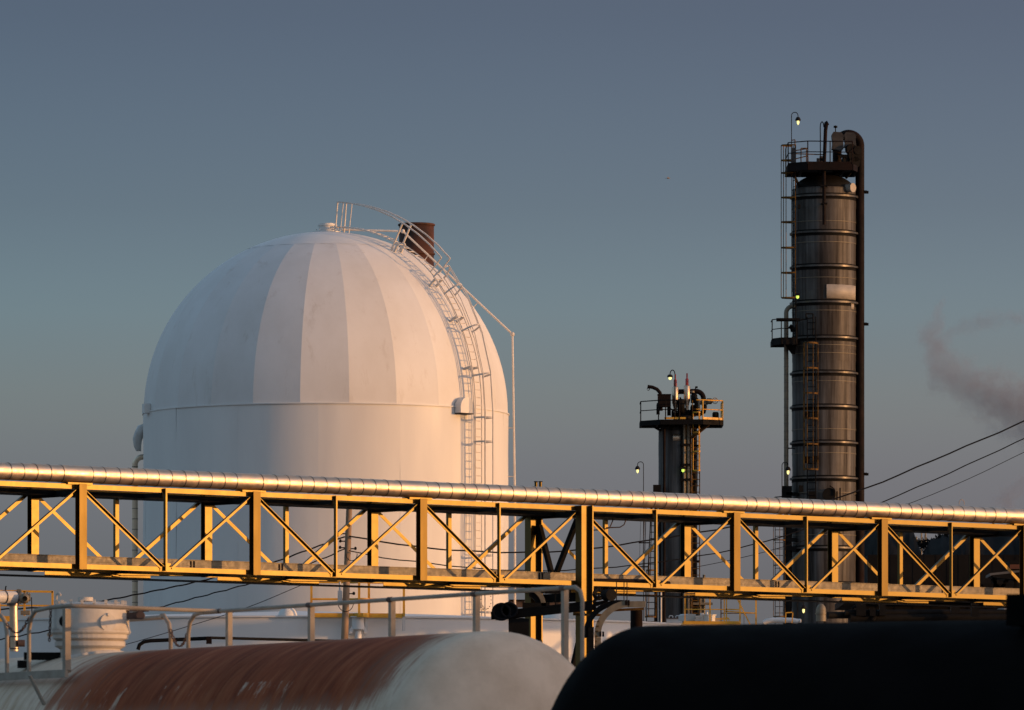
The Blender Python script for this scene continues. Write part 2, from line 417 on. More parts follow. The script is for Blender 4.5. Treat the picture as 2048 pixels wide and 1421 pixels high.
# ================================================================== pipe bridge
TH = math.radians(49.1)
U = V((math.sin(TH), math.cos(TH), 0)); NN = V((-math.cos(TH), math.sin(TH), 0))    # along the bridge, away from the camera
D0 = 165.0; A0 = V(((150.5 - 1024) / F * D0, D0, 0)); LB = 5.444; WB = 1.95
ZT = ZC + (HZ - 968.6) / F * D0; ZB = ZC + (HZ - 1138) / F * D0                        # top of top chord, underside of bottom chord
def B(t, q, z): return A0 + U * (t * LB) + NN * q + Z * z
AX = (U, NN, Z)
bridge = root('pipe_bridge', 'long ochre painted steel truss pipe bridge crossing in front of the domed tank', 'pipe bridge', B(3, WB / 2, 0), PI / 2 - TH)
T0, T1 = -2, 10
for q in (0, WB):
    ch = .118
    for nm, zc_ in (('top_chord', ZT - ch / 2), ('bottom_chord', ZB + ch / 2)):
        m = MB()
        ta, tb = T0 - .3, T1 + .3
        # channel: web to the front, flanges behind
        m.box(B((ta + tb) / 2, q + .006, zc_), ((tb - ta) * LB, .012, ch), AX)
        m.box(B((ta + tb) / 2, q + .06, zc_ + ch / 2 - .006), ((tb - ta) * LB, .096, .012), AX)
        m.box(B((ta + tb) / 2, q + .06, zc_ - ch / 2 + .006), ((tb - ta) * LB, .096, .012), AX)
        m.build(nm, M['truss'], bridge)
    for t in range(T0, T1 + 1):
        if t != 3:
            zt, zb = ZT + .004, ZB - .012
            c = MB(); cw, cd = .226, .175
            # wide-flange post seen on its flange face: front flange, web, rear flange
            o = B(t, q, 0) + U * cw / 2
            zc_ = (zt + zb) / 2; hh = zt - zb
            ft, wt = .016, .014
            sec = [(-cw / 2, 0), (cw / 2, 0), (cw / 2, -ft), (wt / 2, -ft), (wt / 2, -cd + ft), (cw / 2, -cd + ft), (cw / 2, -cd), (-cw / 2, -cd), (-cw / 2, -cd + ft), (-wt / 2, -cd + ft), (-wt / 2, -ft), (-cw / 2, -ft)]
            c.prism([o + U * x + NN * y + Z * zb for x, y in sec], Z * hh)
            c.build('column', M['post'] if q == 0 else M['truss'], bridge)
        if t == T1: continue
        # slender post at mid bay and the two diagonals that meet at its foot
        tm = t + .5
        c = MB(); o = B(tm, q, 0) + U * .06
        zc_ = (ZT + ZB) / 2
        lg = -1 if q == 0 else 1
        c.box(o - NN * .010 + Z * zc_, (.112, .012, ZT - ZB - .03), AX).box(o - U * .050 + NN * (-.010 + lg * .047) + Z * zc_, (.012, .082, ZT - ZB - .03), AX)
        c.build('mid_post', M['truss'], bridge)
        for sg, ta, tb in ((1, tm - .012, t + .03), (-1, tm + .045, t + 1.01)):
            lo = B(ta, q - .018, ZB + .10); hi = B(tb, q - .018, ZT - .12)
            e = (hi - lo).normalized(); up = NN.cross(e)
            if up.z < 0: up = -up
            d = MB(); aw = .088
            d.box((lo + hi) / 2, ((hi - lo).length, .012, aw), (e, NN, up))
            d.box((lo + hi) / 2 + up * (aw / 2 - .006) + NN * (lg * .042), ((hi - lo).length, .072, .012), (e, NN, up))
            d.build('diagonal', M['truss'], bridge)
        gp = MB(); gp.box(B(tm, q - .009, ZB + .11) + U * .06, (.34, .008, .20), AX); gp.build('gusset_plate', M['truss'], bridge)
# floor and roof bracing between the two trusses
for t in range(T0, T1 + 1):
    MB().beam(B(t, .13, ZT - .20) + U * .1, B(t, WB - .15, ZT - .20) + U * .1, .16, .16).build('cross_beam', M['black_steel'], bridge)
    MB().beam(B(t, .13, ZB + .06) + U * .1, B(t, WB - .16, ZB + .06) + U * .1, .15, .10).build('cross_beam', M['black_steel'], bridge)
    if t < T1:
        MB().beam(B(t + .5, .1, ZT - .17) + U * .06, B(t + .5, WB - .1, ZT - .17) + U * .06, .10, .10).build('cross_beam', M['black_steel'], bridge)
        MB().beam(B(t + .5, .13, ZB + .05) + U * .06, B(t + .5, WB - .02, ZB + .05) + U * .06, .10, .08).build('cross_beam', M['black_steel'], bridge)
        for za in (ZT - .145, ZB - .03):
            b_ = MB()
            b_.beam(B(t + .04, .1, za), B(t + .5, WB - .15, za), .11, .014).beam(B(t + .5, WB - .15, za - .016), B(t + .98, .1, za - .016), .11, .014)
            b_.build('plan_brace', M['black_steel'], bridge)
    for q in (.1,):
        if t != 3: MB().box(B(t, q, ZT + .012) + U * .12, (.75, .30, .05), AX).build('pipe_saddle', M['truss'], bridge)
# deck strip hung below the rear half of the floor
dk = MB(); dk.box(B((T0 + T1) / 2, WB - .25, ZB - .13), ((T1 - T0) * LB, .70, .02), AX)
dk.build('lower_deck', M['black_steel'], bridge)
for t in range(T0, T1):
    MB().box(B(t + .38, WB - .02, ZB - .047) + U * .1, (3.3, .012, .115), AX).build('deck_fascia', M['truss'], bridge)
rp = MB(); rp.box(B((T0 + T1) / 2, WB - .62, ZT - .165), ((T1 - T0) * LB, .95, .11), AX)
rp.build('upper_deck', M['black_steel'], bridge)

# cable tray on the bridge floor
tray = root('cable_tray', 'galvanised cable tray lying along the floor of the pipe bridge', 'cable tray', B(3, .8, ZB + .12), PI / 2 - TH)
for q in (.78, 1.30):
    m = MB(); zz = ZB + .25
    m.box(B(3, q, zz), ((T1 - T0) * LB - .4, .014, .22), AX)
    m.box(B(3, q - .016, zz + .105), ((T1 - T0) * LB - .4, .034, .014), AX).box(B(3, q - .016, zz - .103), ((T1 - T0) * LB - .4, .034, .014), AX)
    m.box(B(3, q - .012, zz - .03), ((T1 - T0) * LB - .4, .012, .012), AX)
    sr = m.build('side_rail', M['galv'], tray)
    if q < 1:
        for t in (.78, 1.3, 2.62, 2.9, 4.45, 5.6):
            s_ = MB()
            for dx in (-.05, .05): s_.box(B(t, q - .014, zz) + U * dx, (.045, .012, .16), AX)
            s_.build('splice_plate', M['dark_pipe'], sr)
fl = MB(); fl.box(B(3, 1.04, ZB + .155), ((T1 - T0) * LB - .4, .5, .01), AX); fl.build('tray_floor', M['galv'], tray)

# insulated pipe on top
PR = .212; PQ = .12; PZ = ZT + .036 + PR
pipe = root('insulated_pipe', 'thick silver insulated pipe running along the top of the pipe bridge', 'pipe', B(3, PQ, PZ - PR), PI / 2 - TH)
PAX = frame_from(U)
s0, s1 = -2.25 * LB, 10.2 * LB
random.seed(3)
bands = []; s_ = s0
marks = [t * LB + .12 for t in range(-3, 12)]
while s_ < s1:
    nxt = s_ + .405 + random.uniform(-.02, .02)
    mk = [k for k in marks if s_ - .02 < k - .40 < nxt]
    if mk: nxt = s_ + .86
    bands.append(s_); s_ = nxt
bands.append(s1)
jk = MB(); k = 0
for i, (a, b) in enumerate(zip(bands, bands[1:])):
    r = PR + random.uniform(-.003, .003); dz = random.uniform(-.003, .003)
    o = A0 + U * a + NN * (PQ + random.uniform(-.002, .002)) + Z * (PZ + dz)
    n = 48
    tilt = random.uniform(-.006, .006)
    ax = frame_from(U + Z * tilt + NN * random.uniform(-.005, .005))
    jk.lathe(o, [(r, 0), (r, b - a + .012)], n, ax=ax); jk.lathe(o, [(r, b - a + .012), (r - .012, b - a + .012)], n, ax=ax, smooth=False); jk.lathe(o, [(r - .012, 0), (r, 0)], n, ax=ax, smooth=False)
jk.lathe(A0 + U * s0 + NN * PQ + Z * PZ, [(1e-3, 0), (PR, 0)], 32, ax=PAX).lathe(A0 + U * s1 + NN * PQ + Z * PZ, [(1e-3, 0), (PR, 0)], 32, ax=PAX)
jk.build('jacket', M['jacket'], pipe)
rest = MB()
for a in bands[1:-1]:
    seen = -.75 * LB < a < 6.2 * LB
    bm_ = MB() if seen else rest
    bm_.lathe(A0 + U * (a + random.uniform(-.02, .02)) + NN * PQ + Z * PZ, [(PR + .002, 0), (PR + .0065, 0), (PR + .0065, .019), (PR + .002, .019)], 40, ax=PAX, smooth=False)
    if seen: bm_.build('band', M['band'], pipe)
kind(rest.build('bands', M['band'], pipe), 'stuff')
for (t, nm) in ((6.57, 'lifting_ring'),):
    c = B(t - .96, PQ, PZ + PR + .02)
    MB().tube(arc(c + Z * .06, .10, U, Z, -.4, PI + .4, 12), .008, 5).build(nm, M['band'], pipe)

# trestle under the bridge
trestle = root('support_trestle', 'tall dark steel trestle of two H columns with bracing under the pipe bridge', 'trestle', B(3, WB / 2, 0), PI / 2 - TH)
for q in (-.12, WB - .06):
    ztop = ZT - .0 if q < 0 else ZT - .16
    m = MB(); w_ = .40
    o = B(3, q, ztop / 2) - U * .02
    sec = [(0, -.12), (.25, -.12), (.25, -.26), (.29, -.26), (.29, .12), (0, .12)]
    m.prism([o + U * x + NN * y - Z * (ztop / 2) for x, y in sec], Z * ztop)
    m.mi = [0] * len(m.mi)
    m.build('column', M['truss'], trestle)
za, zb_ = ZT - .35, ZB - .02
mid = B(3, WB * .56, ZB + .16) + U * .17
m = MB(); m.beam(B(3, WB - .3, ZT - .45) + U * .17, mid, .12, .12).build('brace', M['black_steel'], trestle)
m = MB(); m.beam(B(3, .15, ZT - .35) + U * .17, mid, .12, .12).build('brace', M['black_steel'], trestle)
m = MB(); m.box(mid - Z * .12, (.02, .62, .40), AX).build('gusset_plate', M['black_steel'], trestle)
for zz in (ZB - .30, 2.5):
    MB().beam(B(3, .1, zz) + U * .17, B(3, WB - .28, zz) + U * .17, .16, .22).build('tie_beam', M['black_steel'], trestle)
MB().beam(B(3, WB - .3, ZB - 1.4) + U * .17, B(3, .2, 2.6) + U * .17, .10, .10).build('brace', M['black_steel'], trestle)
MB().beam(B(3, .12, ZB - 1.4) + U * .20, B(3, WB - .3, 2.6) + U * .20, .10, .10).build('brace', M['black_steel'], trestle)
for q in (-.12, WB - .06): MB().box(B(3, q, .06) + U * .17, (.7, .8, .12), AX).build('base_plate', M['black_steel'], trestle)
# valve group standing on the trestle head
vg = root('vent_valve', 'pair of small brass coloured valves standing behind the insulated pipe above the trestle', 'valve', P(1076, 985, 177.5))
MB().cyl(P(1076, 985, 177.5), .10, .10, 16).build('manifold', M['dark_pipe'], vg)
for x in (1072, 1081):
    m = MB().cyl(P(x, 985, 177.5) + Z * .10, .04, .17, 10); m.build('valve_body', M['truss'], vg)
    MB().cyl(P(x, 985, 177.5) + Z * .27, .055, .02, 10).build('cap', M['dark_pipe'], vg)

# ================================================================== big domed tank
DT = 290.0; K = F / DT
TC = P(652, 830, DT); TR = 365 / K; TZ0 = TC.z
TB = V((TC.x, TC.y, 0))
tank = root('domed_storage_tank', 'huge white domed storage tank with a caged ladder behind the pipe bridge', 'storage tank', TB)
def az(deg): a = math.radians(deg); return V((math.sin(a), -math.cos(a), 0))     # unit vector, 0 = towards the camera, + = right
def tang(deg): a = math.radians(deg); return V((math.cos(a), math.sin(a), 0))
def sph(deg, pol, r=TR):
    p = math.radians(pol); return TC + az(deg) * (r * math.sin(p)) + Z * (r * math.cos(p))
CX = (V((1, 0, 0)), V((0, 1, 0)), Z)
m = MB()
# wall: plates, each course a hair different in radius, with faint flat plate joints
npl = 14
for k in range(npl):
    a0 = 2 * PI * k / npl + math.radians(-90 - .8); a1 = a0 + 2 * PI / npl
    dr = (k % 3 - 1) * .0025
    m.lathe(TB, [(TR + dr + .012 * math.sin(h_ * 1.9 + k), TZ0 * h_ / 12) for h_ in range(13)], 12, a0, a1)
m.build('tank_wall', M['tank_white'], tank)
m = MB()
POLC = 25.3; rows = 18
for gk in range(24):
    c0 = -6.3 + 15 * gk; vs = []; fs = []; nc = 6
    for i in range(rows + 1):
        pol = 90 - (90 - POLC) * i / rows
        for j in range(nc + 1):
            da = -7.5 + 15 * j / nc
            flat = math.cos(math.radians(7.5)) / math.cos(math.radians(da))
            rr = .16 + .84 * flat
            # plates are rolled in one direction only: nearly flat across
            p = math.radians(pol); d = az(c0 + 7.5 + da)
            vs.append(TC + d * (TR * math.sin(p) * rr * 1.0025) + Z * (TR * math.cos(p)))
    for i in range(rows):
        for j in range(nc):
            a = i * (nc + 1) + j
            fs.append((a, a + 1, a + nc + 2, a + nc + 1))
    m.add(vs, fs, True)
m.build('dome', M['dome'], tank)
m = MB()
m.lathe(TC, [(TR * math.sin(math.radians(p)) * (1.0012 if p == POLC + .6 else 1.0015), TR * math.cos(math.radians(p))) for p in (POLC + .6, POLC, 23, 20, 17, 14, 11, 8, 5, 2.5, .05)], 72)
m.build('crown_plate', M['tank_white'], tank)
MB().ring(TC - Z * .03, TR - .05, TR + .045, .05, 120).build('eave_ring', M['tank_white'], tank)
# crown nozzle
cn = TC + Z * (TR - .02) + V((.06, 0, 0))
m = MB().cyl(cn - Z * .05, .56, .10, 28).cyl(cn + Z * .05, .37, .24, 28).cyl(cn + Z * .29, .42, .05, 28)
for k in range(8): m.cyl(cn + Z * .10 + az(45 * k) * .47, .03, .06, 8)
noz = m.build('crown_nozzle', M['tank_white'], tank)
MB().cyl(cn + Z * .34, .34, .05, 24).build('cover', M['tank_white'], noz)
# caged ladder up the wall and over the dome
LA = 52.8; so_ = .42
path = [TB + az(LA) * (TR + so_) + Z * h_ for h_ in (1.5, 4, 8, 12, 16, TZ0)]; outs = [az(LA)] * 6
pols = [90 - 3 * i for i in range(1, 30)]
for p in pols:
    o = (sph(LA, p, 1.0) - TC); path.append(sph(LA, p, TR + so_ * (1 if p > 45 else .45 + .55 * p / 45))); outs.append(o)
hoopz = [3 + 2.45 * i for i in range(8)]
arc_s = TZ0 - 1.5
hoops = [z - 1.5 for z in (4.2, 6.6, 9.0, 11.4, 13.8, 16.2, 18.6)] + [arc_s + d for d in (-.45, 1.3, 3.3, 5.15, 6.1)]
caged_ladder(tank, path, outs, tang(LA), .44, .028, .33, sorted(hoops), .36, (M['ladder_white'], M['ladder_white']))
for p in (78, 62, 48, 30):
    for sg in (-1, 1): MB().beam(sph(LA, p, TR) + tang(LA) * .22 * sg, sph(LA, p, TR + so_) + tang(LA) * .22 * sg, .07, .10).build('ladder_bracket', M['ladder_white'], tank)
for h_ in (6, 11, 16):
    for sg in (-1, 1): MB().beam(TB + az(LA) * TR + Z * h_ + tang(LA) * .22 * sg, TB + az(LA) * (TR + so_) + Z * h_ + tang(LA) * .22 * sg, .03, .05).build('ladder_bracket', M['ladder_white'], tank)
# handrails on the crown
hr = MB()
for sg in (-1, 1):
    off = tang(LA) * (.30 * sg)
    top = [sph(LA, p, TR + 1.28) + off for p in (5.5, 10, 15, 20, 25, 30, 35, 40, 45.5)]
    hr.tube(top, .035, 6)
    hr.tube([sph(LA, 5.5, TR) + off, top[0]], .035, 6); hr.tube([sph(LA, 7.5, TR) + off, sph(LA, 7.5, TR + 1.28) + off], .022, 5)
    hr.tube([sph(LA, 29, TR) + off, sph(LA, 29, TR + 1.28) + off], .045, 6)
    hr.tube([top[-1], sph(LA, 45.5, TR + .45) + off], .03, 6)
hr.build('handrail', M['ladder_white'], tank)
# vent line: over the crown, down the right flank
vp = MB()
va = 86
def rz_(x, y): return TC + az(va) * ((x - 652) / K / math.sin(math.radians(va))) + Z * ((830 - y) / K)
vp.tube([rz_(684, 460), rz_(806, 464), rz_(1025, 671), rz_(1030, 1000), rz_(1030, 1640)], .045, 8)
for p in ((806, 464), (1025, 671)): vp.lathe(rz_(*p) - Z * .09, [(.001, 0), (.08, .03), (.09, .1), (.06, .17), (.001, .19)], 10)
for a, b in (((856, 513), (846, 527)), ((957, 606), (944, 620)), ((1027, 858), (1014, 858)), ((1029, 955), (1014, 955))): vp.tube([rz_(*a), rz_(*b)], .02, 5)
vp.build('vent_line', M['ladder_white'], tank)
# arched vent hood and small junction box on the eave
va2 = 48.5; c = TC + az(va2) * TR - Z * .05
w2 = .44; hh = .44
poly = [c - tang(va2) * w2 - Z * .22, c + tang(va2) * w2 - Z * .22] + [c + Z * .02 + tang(va2) * (w2 * math.cos(PI * i / 12)) + Z * (w2 * math.sin(PI * i / 12)) for i in range(13)]
hd = MB().prism(poly, az(va2) * .34).build('vent_hood', M['tank_white'], tank)
MB().box(c - Z * .24 + az(va2) * .18, (.9, .34, .03), (tang(va2), az(va2), Z)).build('drip_ledge', M['dark_pipe'], hd)
va3 = -73; c = TC + az(va3) * (TR + .10) + Z * .12
MB().box(c, (.46, .26, .40), (tang(va3), az(va3), Z)).build('junction_box', M['tank_white'], tank)
# round manhole with bolts low on the wall
va4 = 59.7; c = TB + az(va4) * TR + Z * (ZC + (HZ - 1200) / F * (DT - TR * .5))
axm = frame_from(az(va4))
mh = MB().cyl(c, .43, .12, 32, axm).cyl(c + az(va4) * .12, .38, .03, 32, axm).build('manhole', M['tank_white'], tank)
m = MB()
for k in range(16): m.cyl(c + az(va4) * .12 + (axm[0] * math.cos(k * PI / 8) + axm[1] * math.sin(k * PI / 8)) * .40, .02, .05, 6, axm)
m.build('bolts', M['dark_pipe'], mh)

# insulated riser on the left flank of the dome tank
ri = root('insulated_riser', 'slim silver insulated riser pipe hugging the shaded left side of the domed tank', 'pipe', P(270, 1300, DT + 1) * V((1, 1, 0)) if False else V((P(270, 0, DT + 1).x, DT + 1, 0)))
x0 = P(270, 0, DT + 1).x; zt = P(0, 930, DT + 1).z; rp_ = .125
c = V((x0 + .34, DT + 1, zt))
m = MB().tube([V((x0, DT + 1, 0)), V((x0, DT + 1, zt))] + arc(c, .34, V((-1, 0, 0)), Z, 0, PI / 2, 8)[1:] + [c + Z * .34 + V((.4, 0, .03))], rp_, 14)
pp = m.build('riser_jacket', M['jacket'], ri)
m = MB()
for i in range(24): m.ring(V((x0, DT + 1, zt - .1 - i * .45)), rp_, rp_ + .008, .03, 16)
m.build('bands', M['band'], pp)
# torn lagging wrapped pipe above it
m = MB(); random.seed(11)
pts = [P(277, 902, DT + .5), P(274, 892, DT + .5), P(275, 880, DT + .5), P(278, 868, DT + .5), P(283, 858, DT + .5), P(290, 854, DT + .6)]
m.tube(pts, [.09, .15, .19, .2, .19, .16], 9)
for i, v in enumerate(m.v): m.v[i] = v + V((random.uniform(-.03, .03), random.uniform(-.03, .03), random.uniform(-.03, .03)))
m.tube([P(281, 903, DT + .5), P(281, 862, DT + .7)], .03, 6)
tag(m.build('lagged_elbow', M['grey_paint']), 'short grey elbow with torn lagging poking out left of the domed tank', 'pipe elbow')

# rusty stack behind the dome
st = root('rusty_stack', 'short fat rusty steel stack rising behind the right shoulder of the dome', 'chimney', V((P(833, 0, 322).x, 322, 0)))
sr_ = 35 * 322 / F; szt = P(0, 448, 322).z
m = MB(); m.lathe(V((P(833, 0, 322).x, 322, 0)), [(sr_, 0), (sr_, szt), (sr_ - .03, szt), (sr_ - .03, szt - 3)], 40); m.build('shell', M['rust_stack'], st)
for y in (510, 452): MB().ring(V((P(833, 0, 322).x, 322, P(0, y, 322).z)), sr_, sr_ + .05, .07, 40).build('stiffener_ring', M['rust_stack'], st)

# ================================================================== low white tank
LC = V((P(600, 0, 215).x, 215, 0)); LR = 850 / (F / 215); LZ = P(0, 1233, 215 - LR).z
low = root('low_storage_tank', 'wide low white storage tank in front of the domed tank behind the tank cars', 'storage tank', LC)
m = MB()
for k in range(18):
    m.lathe(LC, [(LR + .003 * ((k * 7) % 3 - 1) + .008 * math.sin(h_ * 2.1 + k), LZ * h_ / 8) for h_ in range(9)], 12, 2 * PI * k / 18, 2 * PI * (k + 1) / 18)
m.build('tank_wall', M['low_white'] if 'low_white' in M else M['tank_white'], low)
rf = MB(); rf.lathe(LC, [(LR + .05, LZ - .03), (LR + .05, LZ + .02), (LR * .75, LZ + .62 * .25), (LR * .5, LZ + .33), (.05, LZ + .62)], 120, smooth=False); rf.build('roof', M['tank_white'], low)
def lowrim(x, out=0.0):
    """point on (or out from) the wall of the low tank seen at column x; returns point at roof edge height and outward unit"""
    best = None
    for i in range(-900, 900):
        a = i / 10; p = LC + az(a) * (LR + out)
        px = 1024 + F * p.x / p.y
        if best is None or abs(px - x) < best[0]: best = (abs(px - x), a)
    a = best[1]; return LC + az(a) * (LR + out) + Z * LZ, az(a), tang(a)
for x, r in ((575, .29), (1112, .36)):
    p, o, t = lowrim(x, -.35)
    vt = root('roof_vent', 'small white mushroom vent on the low tank roof edge %s' % ('beside the yellow guard rail' if x < 800 else 'seen between the trestle columns'), 'vent', p)
    m = MB().lathe(p - Z * .03, [(r, 0)] + [(r * math.cos(q * PI / 20), .03 + r * 1.05 * math.sin(q * PI / 20)) for q in range(1, 11)], 26); m.build('hood', M['tank_white'], vt)
    m = MB().ring(p - Z * .05, .02, r * 1.06, .02, 26).cyl(p - Z * .12, r * .45, .12, 16); m.build('base', M['grey_paint'], vt)
# yellow guard rail round the overflow nozzle, hung on brackets off the roof edge
gr = root('tank_guard_rail', 'yellow guard rail with toe board bolted on the front edge of the low tank', 'guard rail', lowrim(715, .35)[0])
pts = [lowrim(x, .35)[0] for x in (622, 668, 716)]; q0 = lowrim(724, .35); q1 = lowrim(808, .35)[0]
h_gr = 1.0
bul = [q0[0] + q0[1] * (.28 * math.sin(PI * i / 6)) - q0[2] * (.22 * math.cos(PI * i / 6)) for i in range(7)]
line = pts[:2] + bul + [lowrim(770, .35)[0], q1]
m = MB()
for z, r in ((h_gr, .035), (.50, .035)): m.tube([p + Z * z for p in line], r, 6)
m.build('rail', M['yellow'], gr)
m = MB()
for a, b in zip(line, line[1:]): m.beam(a + Z * .02, b + Z * .02, .012, .13)
m.build('toe_board', M['yellow'], gr)
for p in (line[0], bul[2], bul[6], q1):
    MB().box(p + Z * (h_gr / 2), (.07, .07, h_gr)).build('post', M['yellow'], gr)
for x in (622, 732, 808):
    p, o, t = lowrim(x, .33); MB().box(p - Z * .22, (.08, .06, .44), (t, o, Z)).build('bracket', M['grey_paint'], gr)
# overflow nozzle with apron below the rail
of = root('overflow_pipe', 'white overflow pipe with curved apron below the yellow guard rail of the low tank', 'pipe', lowrim(716, .30)[0] * V((1, 1, 0)))
p, o, t = lowrim(716, .28)
m = MB().tube([p - Z * 4, p - Z * .42], .105, 18).build('downpipe', M['tank_white'], of)
w_ = .20
m = MB()
m.lathe(p - Z * .40, [(.19, 0), (.19, .36)], 20); m.lathe(p - Z * .04, [(.19, 0), (.26, 0), (.26, .03), (1e-3, .03)], 20, smooth=False)
m.build('collar', M['tank_white'], of)
poly = [p + o * .08 + t * (.27 * math.cos(PI * i / 12)) + Z * (-.52 + .27 * math.sin(PI * i / 12)) for i in range(13)] + [p + o * .08 + t * (.18 * math.cos(PI * i / 12)) + Z * (-.52 + .18 * math.sin(PI * i / 12)) for i in range(12, -1, -1)]
MB().prism(poly, -o * .2).build('apron', M['tank_white'], of)

# ================================================================== utility pole and overhead cables
UD = 194.0
up = root('utility_pole', 'leaning weathered wooden utility pole between the pipe bridge and the low tank', 'utility pole', V((P(684, 0, UD).x, UD, 0)))
tp, bt = P(699.5, 985, UD), P(689.5, 1270, UD); dr_ = (tp - bt) / (tp.z - bt.z); base = bt - dr_ * bt.z
n = 14
m = MB().tube([base + dr_ * (tp.z * i / n) for i in range(n + 1)], [.14 - .055 * i / n for i in range(n + 1)], 14); m.build('shaft', M['wood'], up)
def onpole(y): p = P(0, y, UD); return base + dr_ * p.z
for y, sx in ((1068, -1), (1083, -1), (1098, 1), (1188, 1), (1096, -1)):
    q = onpole(y); MB().tube([q, q + V((.26 * sx, -.05, 0))], .018, 5).lathe(q + V((.22 * sx, -.05, -.04)), [(.001, 0), (.035, .01), (.035, .08), (.001, .1)], 8).build('insulator', M['cable'], up)
q = onpole(1197) + V((-.17, -.13, 0))
MB().box(q, (.13, .09, .42)).build('meter_box', M['grey_paint'], up)
cq = q + Z * .2
rs = MB().tube([cq, cq + Z * .35] + [cq + Z * (.35 + .25 * math.sin(PI / 2 * i / 6)) + V((-.28 * (1 - math.cos(PI / 2 * i / 6)), 0, 0)) for i in range(1, 7)], .032, 8); rs.build('conduit', M['grey_paint'], up)
lp = MB(); random.seed(5)
for y, r, sx in ((1110, .16, 1), (1207, .22, 0), (1150, .14, -1)):
    q = onpole(y) + V((sx * .12, -.15, 0)); lp.tube([q + V((math.cos(a) * r, 0, math.sin(a) * r * 1.1)) for a in [PI * .95 + (PI * 1.1) * i / 12 for i in range(13)]], .011, 5)
lp.build('drip_loop', M['cable'], up)
def cable(px, label, r, wob=.012, depth=None):
    pts = []
    n = 60; xs = [p[0] for p in px]
    for i in range(n + 1):
        x = xs[0] + (xs[-1] - xs[0]) * i / n
        j = max(k for k in range(len(px) - 1) if (px[k][0] - x) * (1 if xs[-1] > xs[0] else -1) <= 1e-9)
        # Catmull-Rom through the sampled points
        p0, p1, p2, p3 = px[max(j - 1, 0)], px[j], px[j + 1], px[min(j + 2, len(px) - 1)]
        t = (x - p1[0]) / (p2[0] - p1[0])
        m1 = (p2[1] - p0[1]) / (p2[0] - p0[0]) * (p2[0] - p1[0]); m2 = (p3[1] - p1[1]) / (p3[0] - p1[0]) * (p2[0] - p1[0])
        y = (2 * t ** 3 - 3 * t ** 2 + 1) * p1[1] + (t ** 3 - 2 * t ** 2 + t) * m1 + (-2 * t ** 3 + 3 * t ** 2) * p2[1] + (t ** 3 - t ** 2) * m2
        d = depth[0] + (depth[1] - depth[0]) * i / n
        pts.append(P(x, y, d) + Z * (wob * math.sin(i * 1.9)) )
    tag(MB().tube(pts, r, 6).build('overhead_cable', M['cable']), label, 'cable', 'overhead cables strung from the utility pole')
cable([(690, 1074), (600, 1106), (545, 1126), (416, 1159), (300, 1184), (189, 1205), (108, 1214), (0, 1219), (-60, 1220)], 'thick black cable sloping left from the pole, highest of the three', .024, .010, (193.8, 192))
cable([(690, 1098), (640, 1120), (518, 1162), (400, 1194), (281, 1224), (180, 1246), (-60, 1290)], 'twisted black cable sloping left from the pole, middle of the three before the tank wall', .020, .014, (193.8, 192))
cable([(690, 1135), (600, 1172), (498, 1214), (360, 1258), (234, 1294), (0, 1350)], 'thin black cable sloping left from the pole, lowest of the three before the low tank', .011, .0, (193.8, 192))
cable([(698, 1073), (740, 1080), (860, 1097), (1000, 1105), (1100, 1104), (1190, 1097), (1330, 1076), (1460, 1054), (1640, 1006), (1735, 976), (1880, 915), (2048, 843), (2300, 725), (2700, 515)], 'thick black cable rising right from the pole across the tall column, highest of the three', .024, .012, (193.8, 204))
cable([(698, 1102), (760, 1115), (860, 1127), (960, 1138), (1100, 1142), (1190, 1137), (1275, 1130), (1460, 1101), (1620, 1056), (1760, 1006), (1900, 946), (2048, 878), (2300, 768), (2700, 575)], 'twisted black cable rising right from the pole past the tall column, middle of the three', .018, .012, (193.8, 204))
cable([(698, 1132), (860, 1165), (1000, 1176), (1130, 1172), (1265, 1156), (1460, 1121), (1600, 1084), (1820, 1007), (1940, 957), (2048, 905), (2300, 788), (2700, 590)], 'thin black cable rising right from the pole past the tall column, lowest of the three', .010, .0, (193.8, 204))

# ================================================================== tall distillation column
D1 = 350.0; K1 = F / D1
def Q(x, y, dd=0.0): return P(x, y, D1 + dd)
c1 = V((Q(1648, 0).x, D1, 0)); r1 = 63.5 / K1
def zq(y, d=D1): return ZC + (HZ - y) / F * d
tall = root('tall_distillation_column', 'tallest dark steel distillation column with ringed cladding and a big black pipe on its right side', 'column', c1)
ztop1 = zq(374, D1 - r1)
m = MB()
rings_y = [390, 463, 531, 603, 674, 744, 812, 884, 955, 1025, 1095, 1167, 1238]
edges = [0.0] + sorted(zq(y, D1 - r1) for y in rings_y) + [ztop1]
random.seed(9)
for a, b in zip(edges, edges[1:]):
    # each ring section is clad in three courses with lapped joints
    k_ = 3 if b - a > 1.5 else 1
    for i in range(k_):
        za, zb_ = a + (b - a) * i / k_, a + (b - a) * (i + 1) / k_
        rr = r1 + .010 * i + random.uniform(-.003, .003)
        m.lathe(c1, [(rr, za), (rr, zb_ + .02)], 64).lathe(c1, [(rr, zb_ + .02), (rr - .03, zb_ + .02)], 64, smooth=False).lathe(c1, [(rr - .03, za), (rr, za)], 64, smooth=False)
m.build('shell', M['stainless'], tall)
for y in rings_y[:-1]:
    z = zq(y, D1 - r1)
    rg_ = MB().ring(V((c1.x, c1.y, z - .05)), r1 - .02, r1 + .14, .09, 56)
    rg_.cur = 1   # black collars put in for the ring's shadow and soot
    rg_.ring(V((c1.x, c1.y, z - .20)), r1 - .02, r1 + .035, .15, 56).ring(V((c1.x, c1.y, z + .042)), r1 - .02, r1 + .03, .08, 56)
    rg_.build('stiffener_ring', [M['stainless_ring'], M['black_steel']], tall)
m = MB()
for y in (442, 484, 555, 621, 690, 706, 762, 858, 906, 985, 1070):
    m.lathe(V((c1.x, c1.y, zq(y, D1 - r1))), [(r1 + .028, 0), (r1 + .032, .008), (r1 + .032, .020), (r1 + .028, .028)], 56)
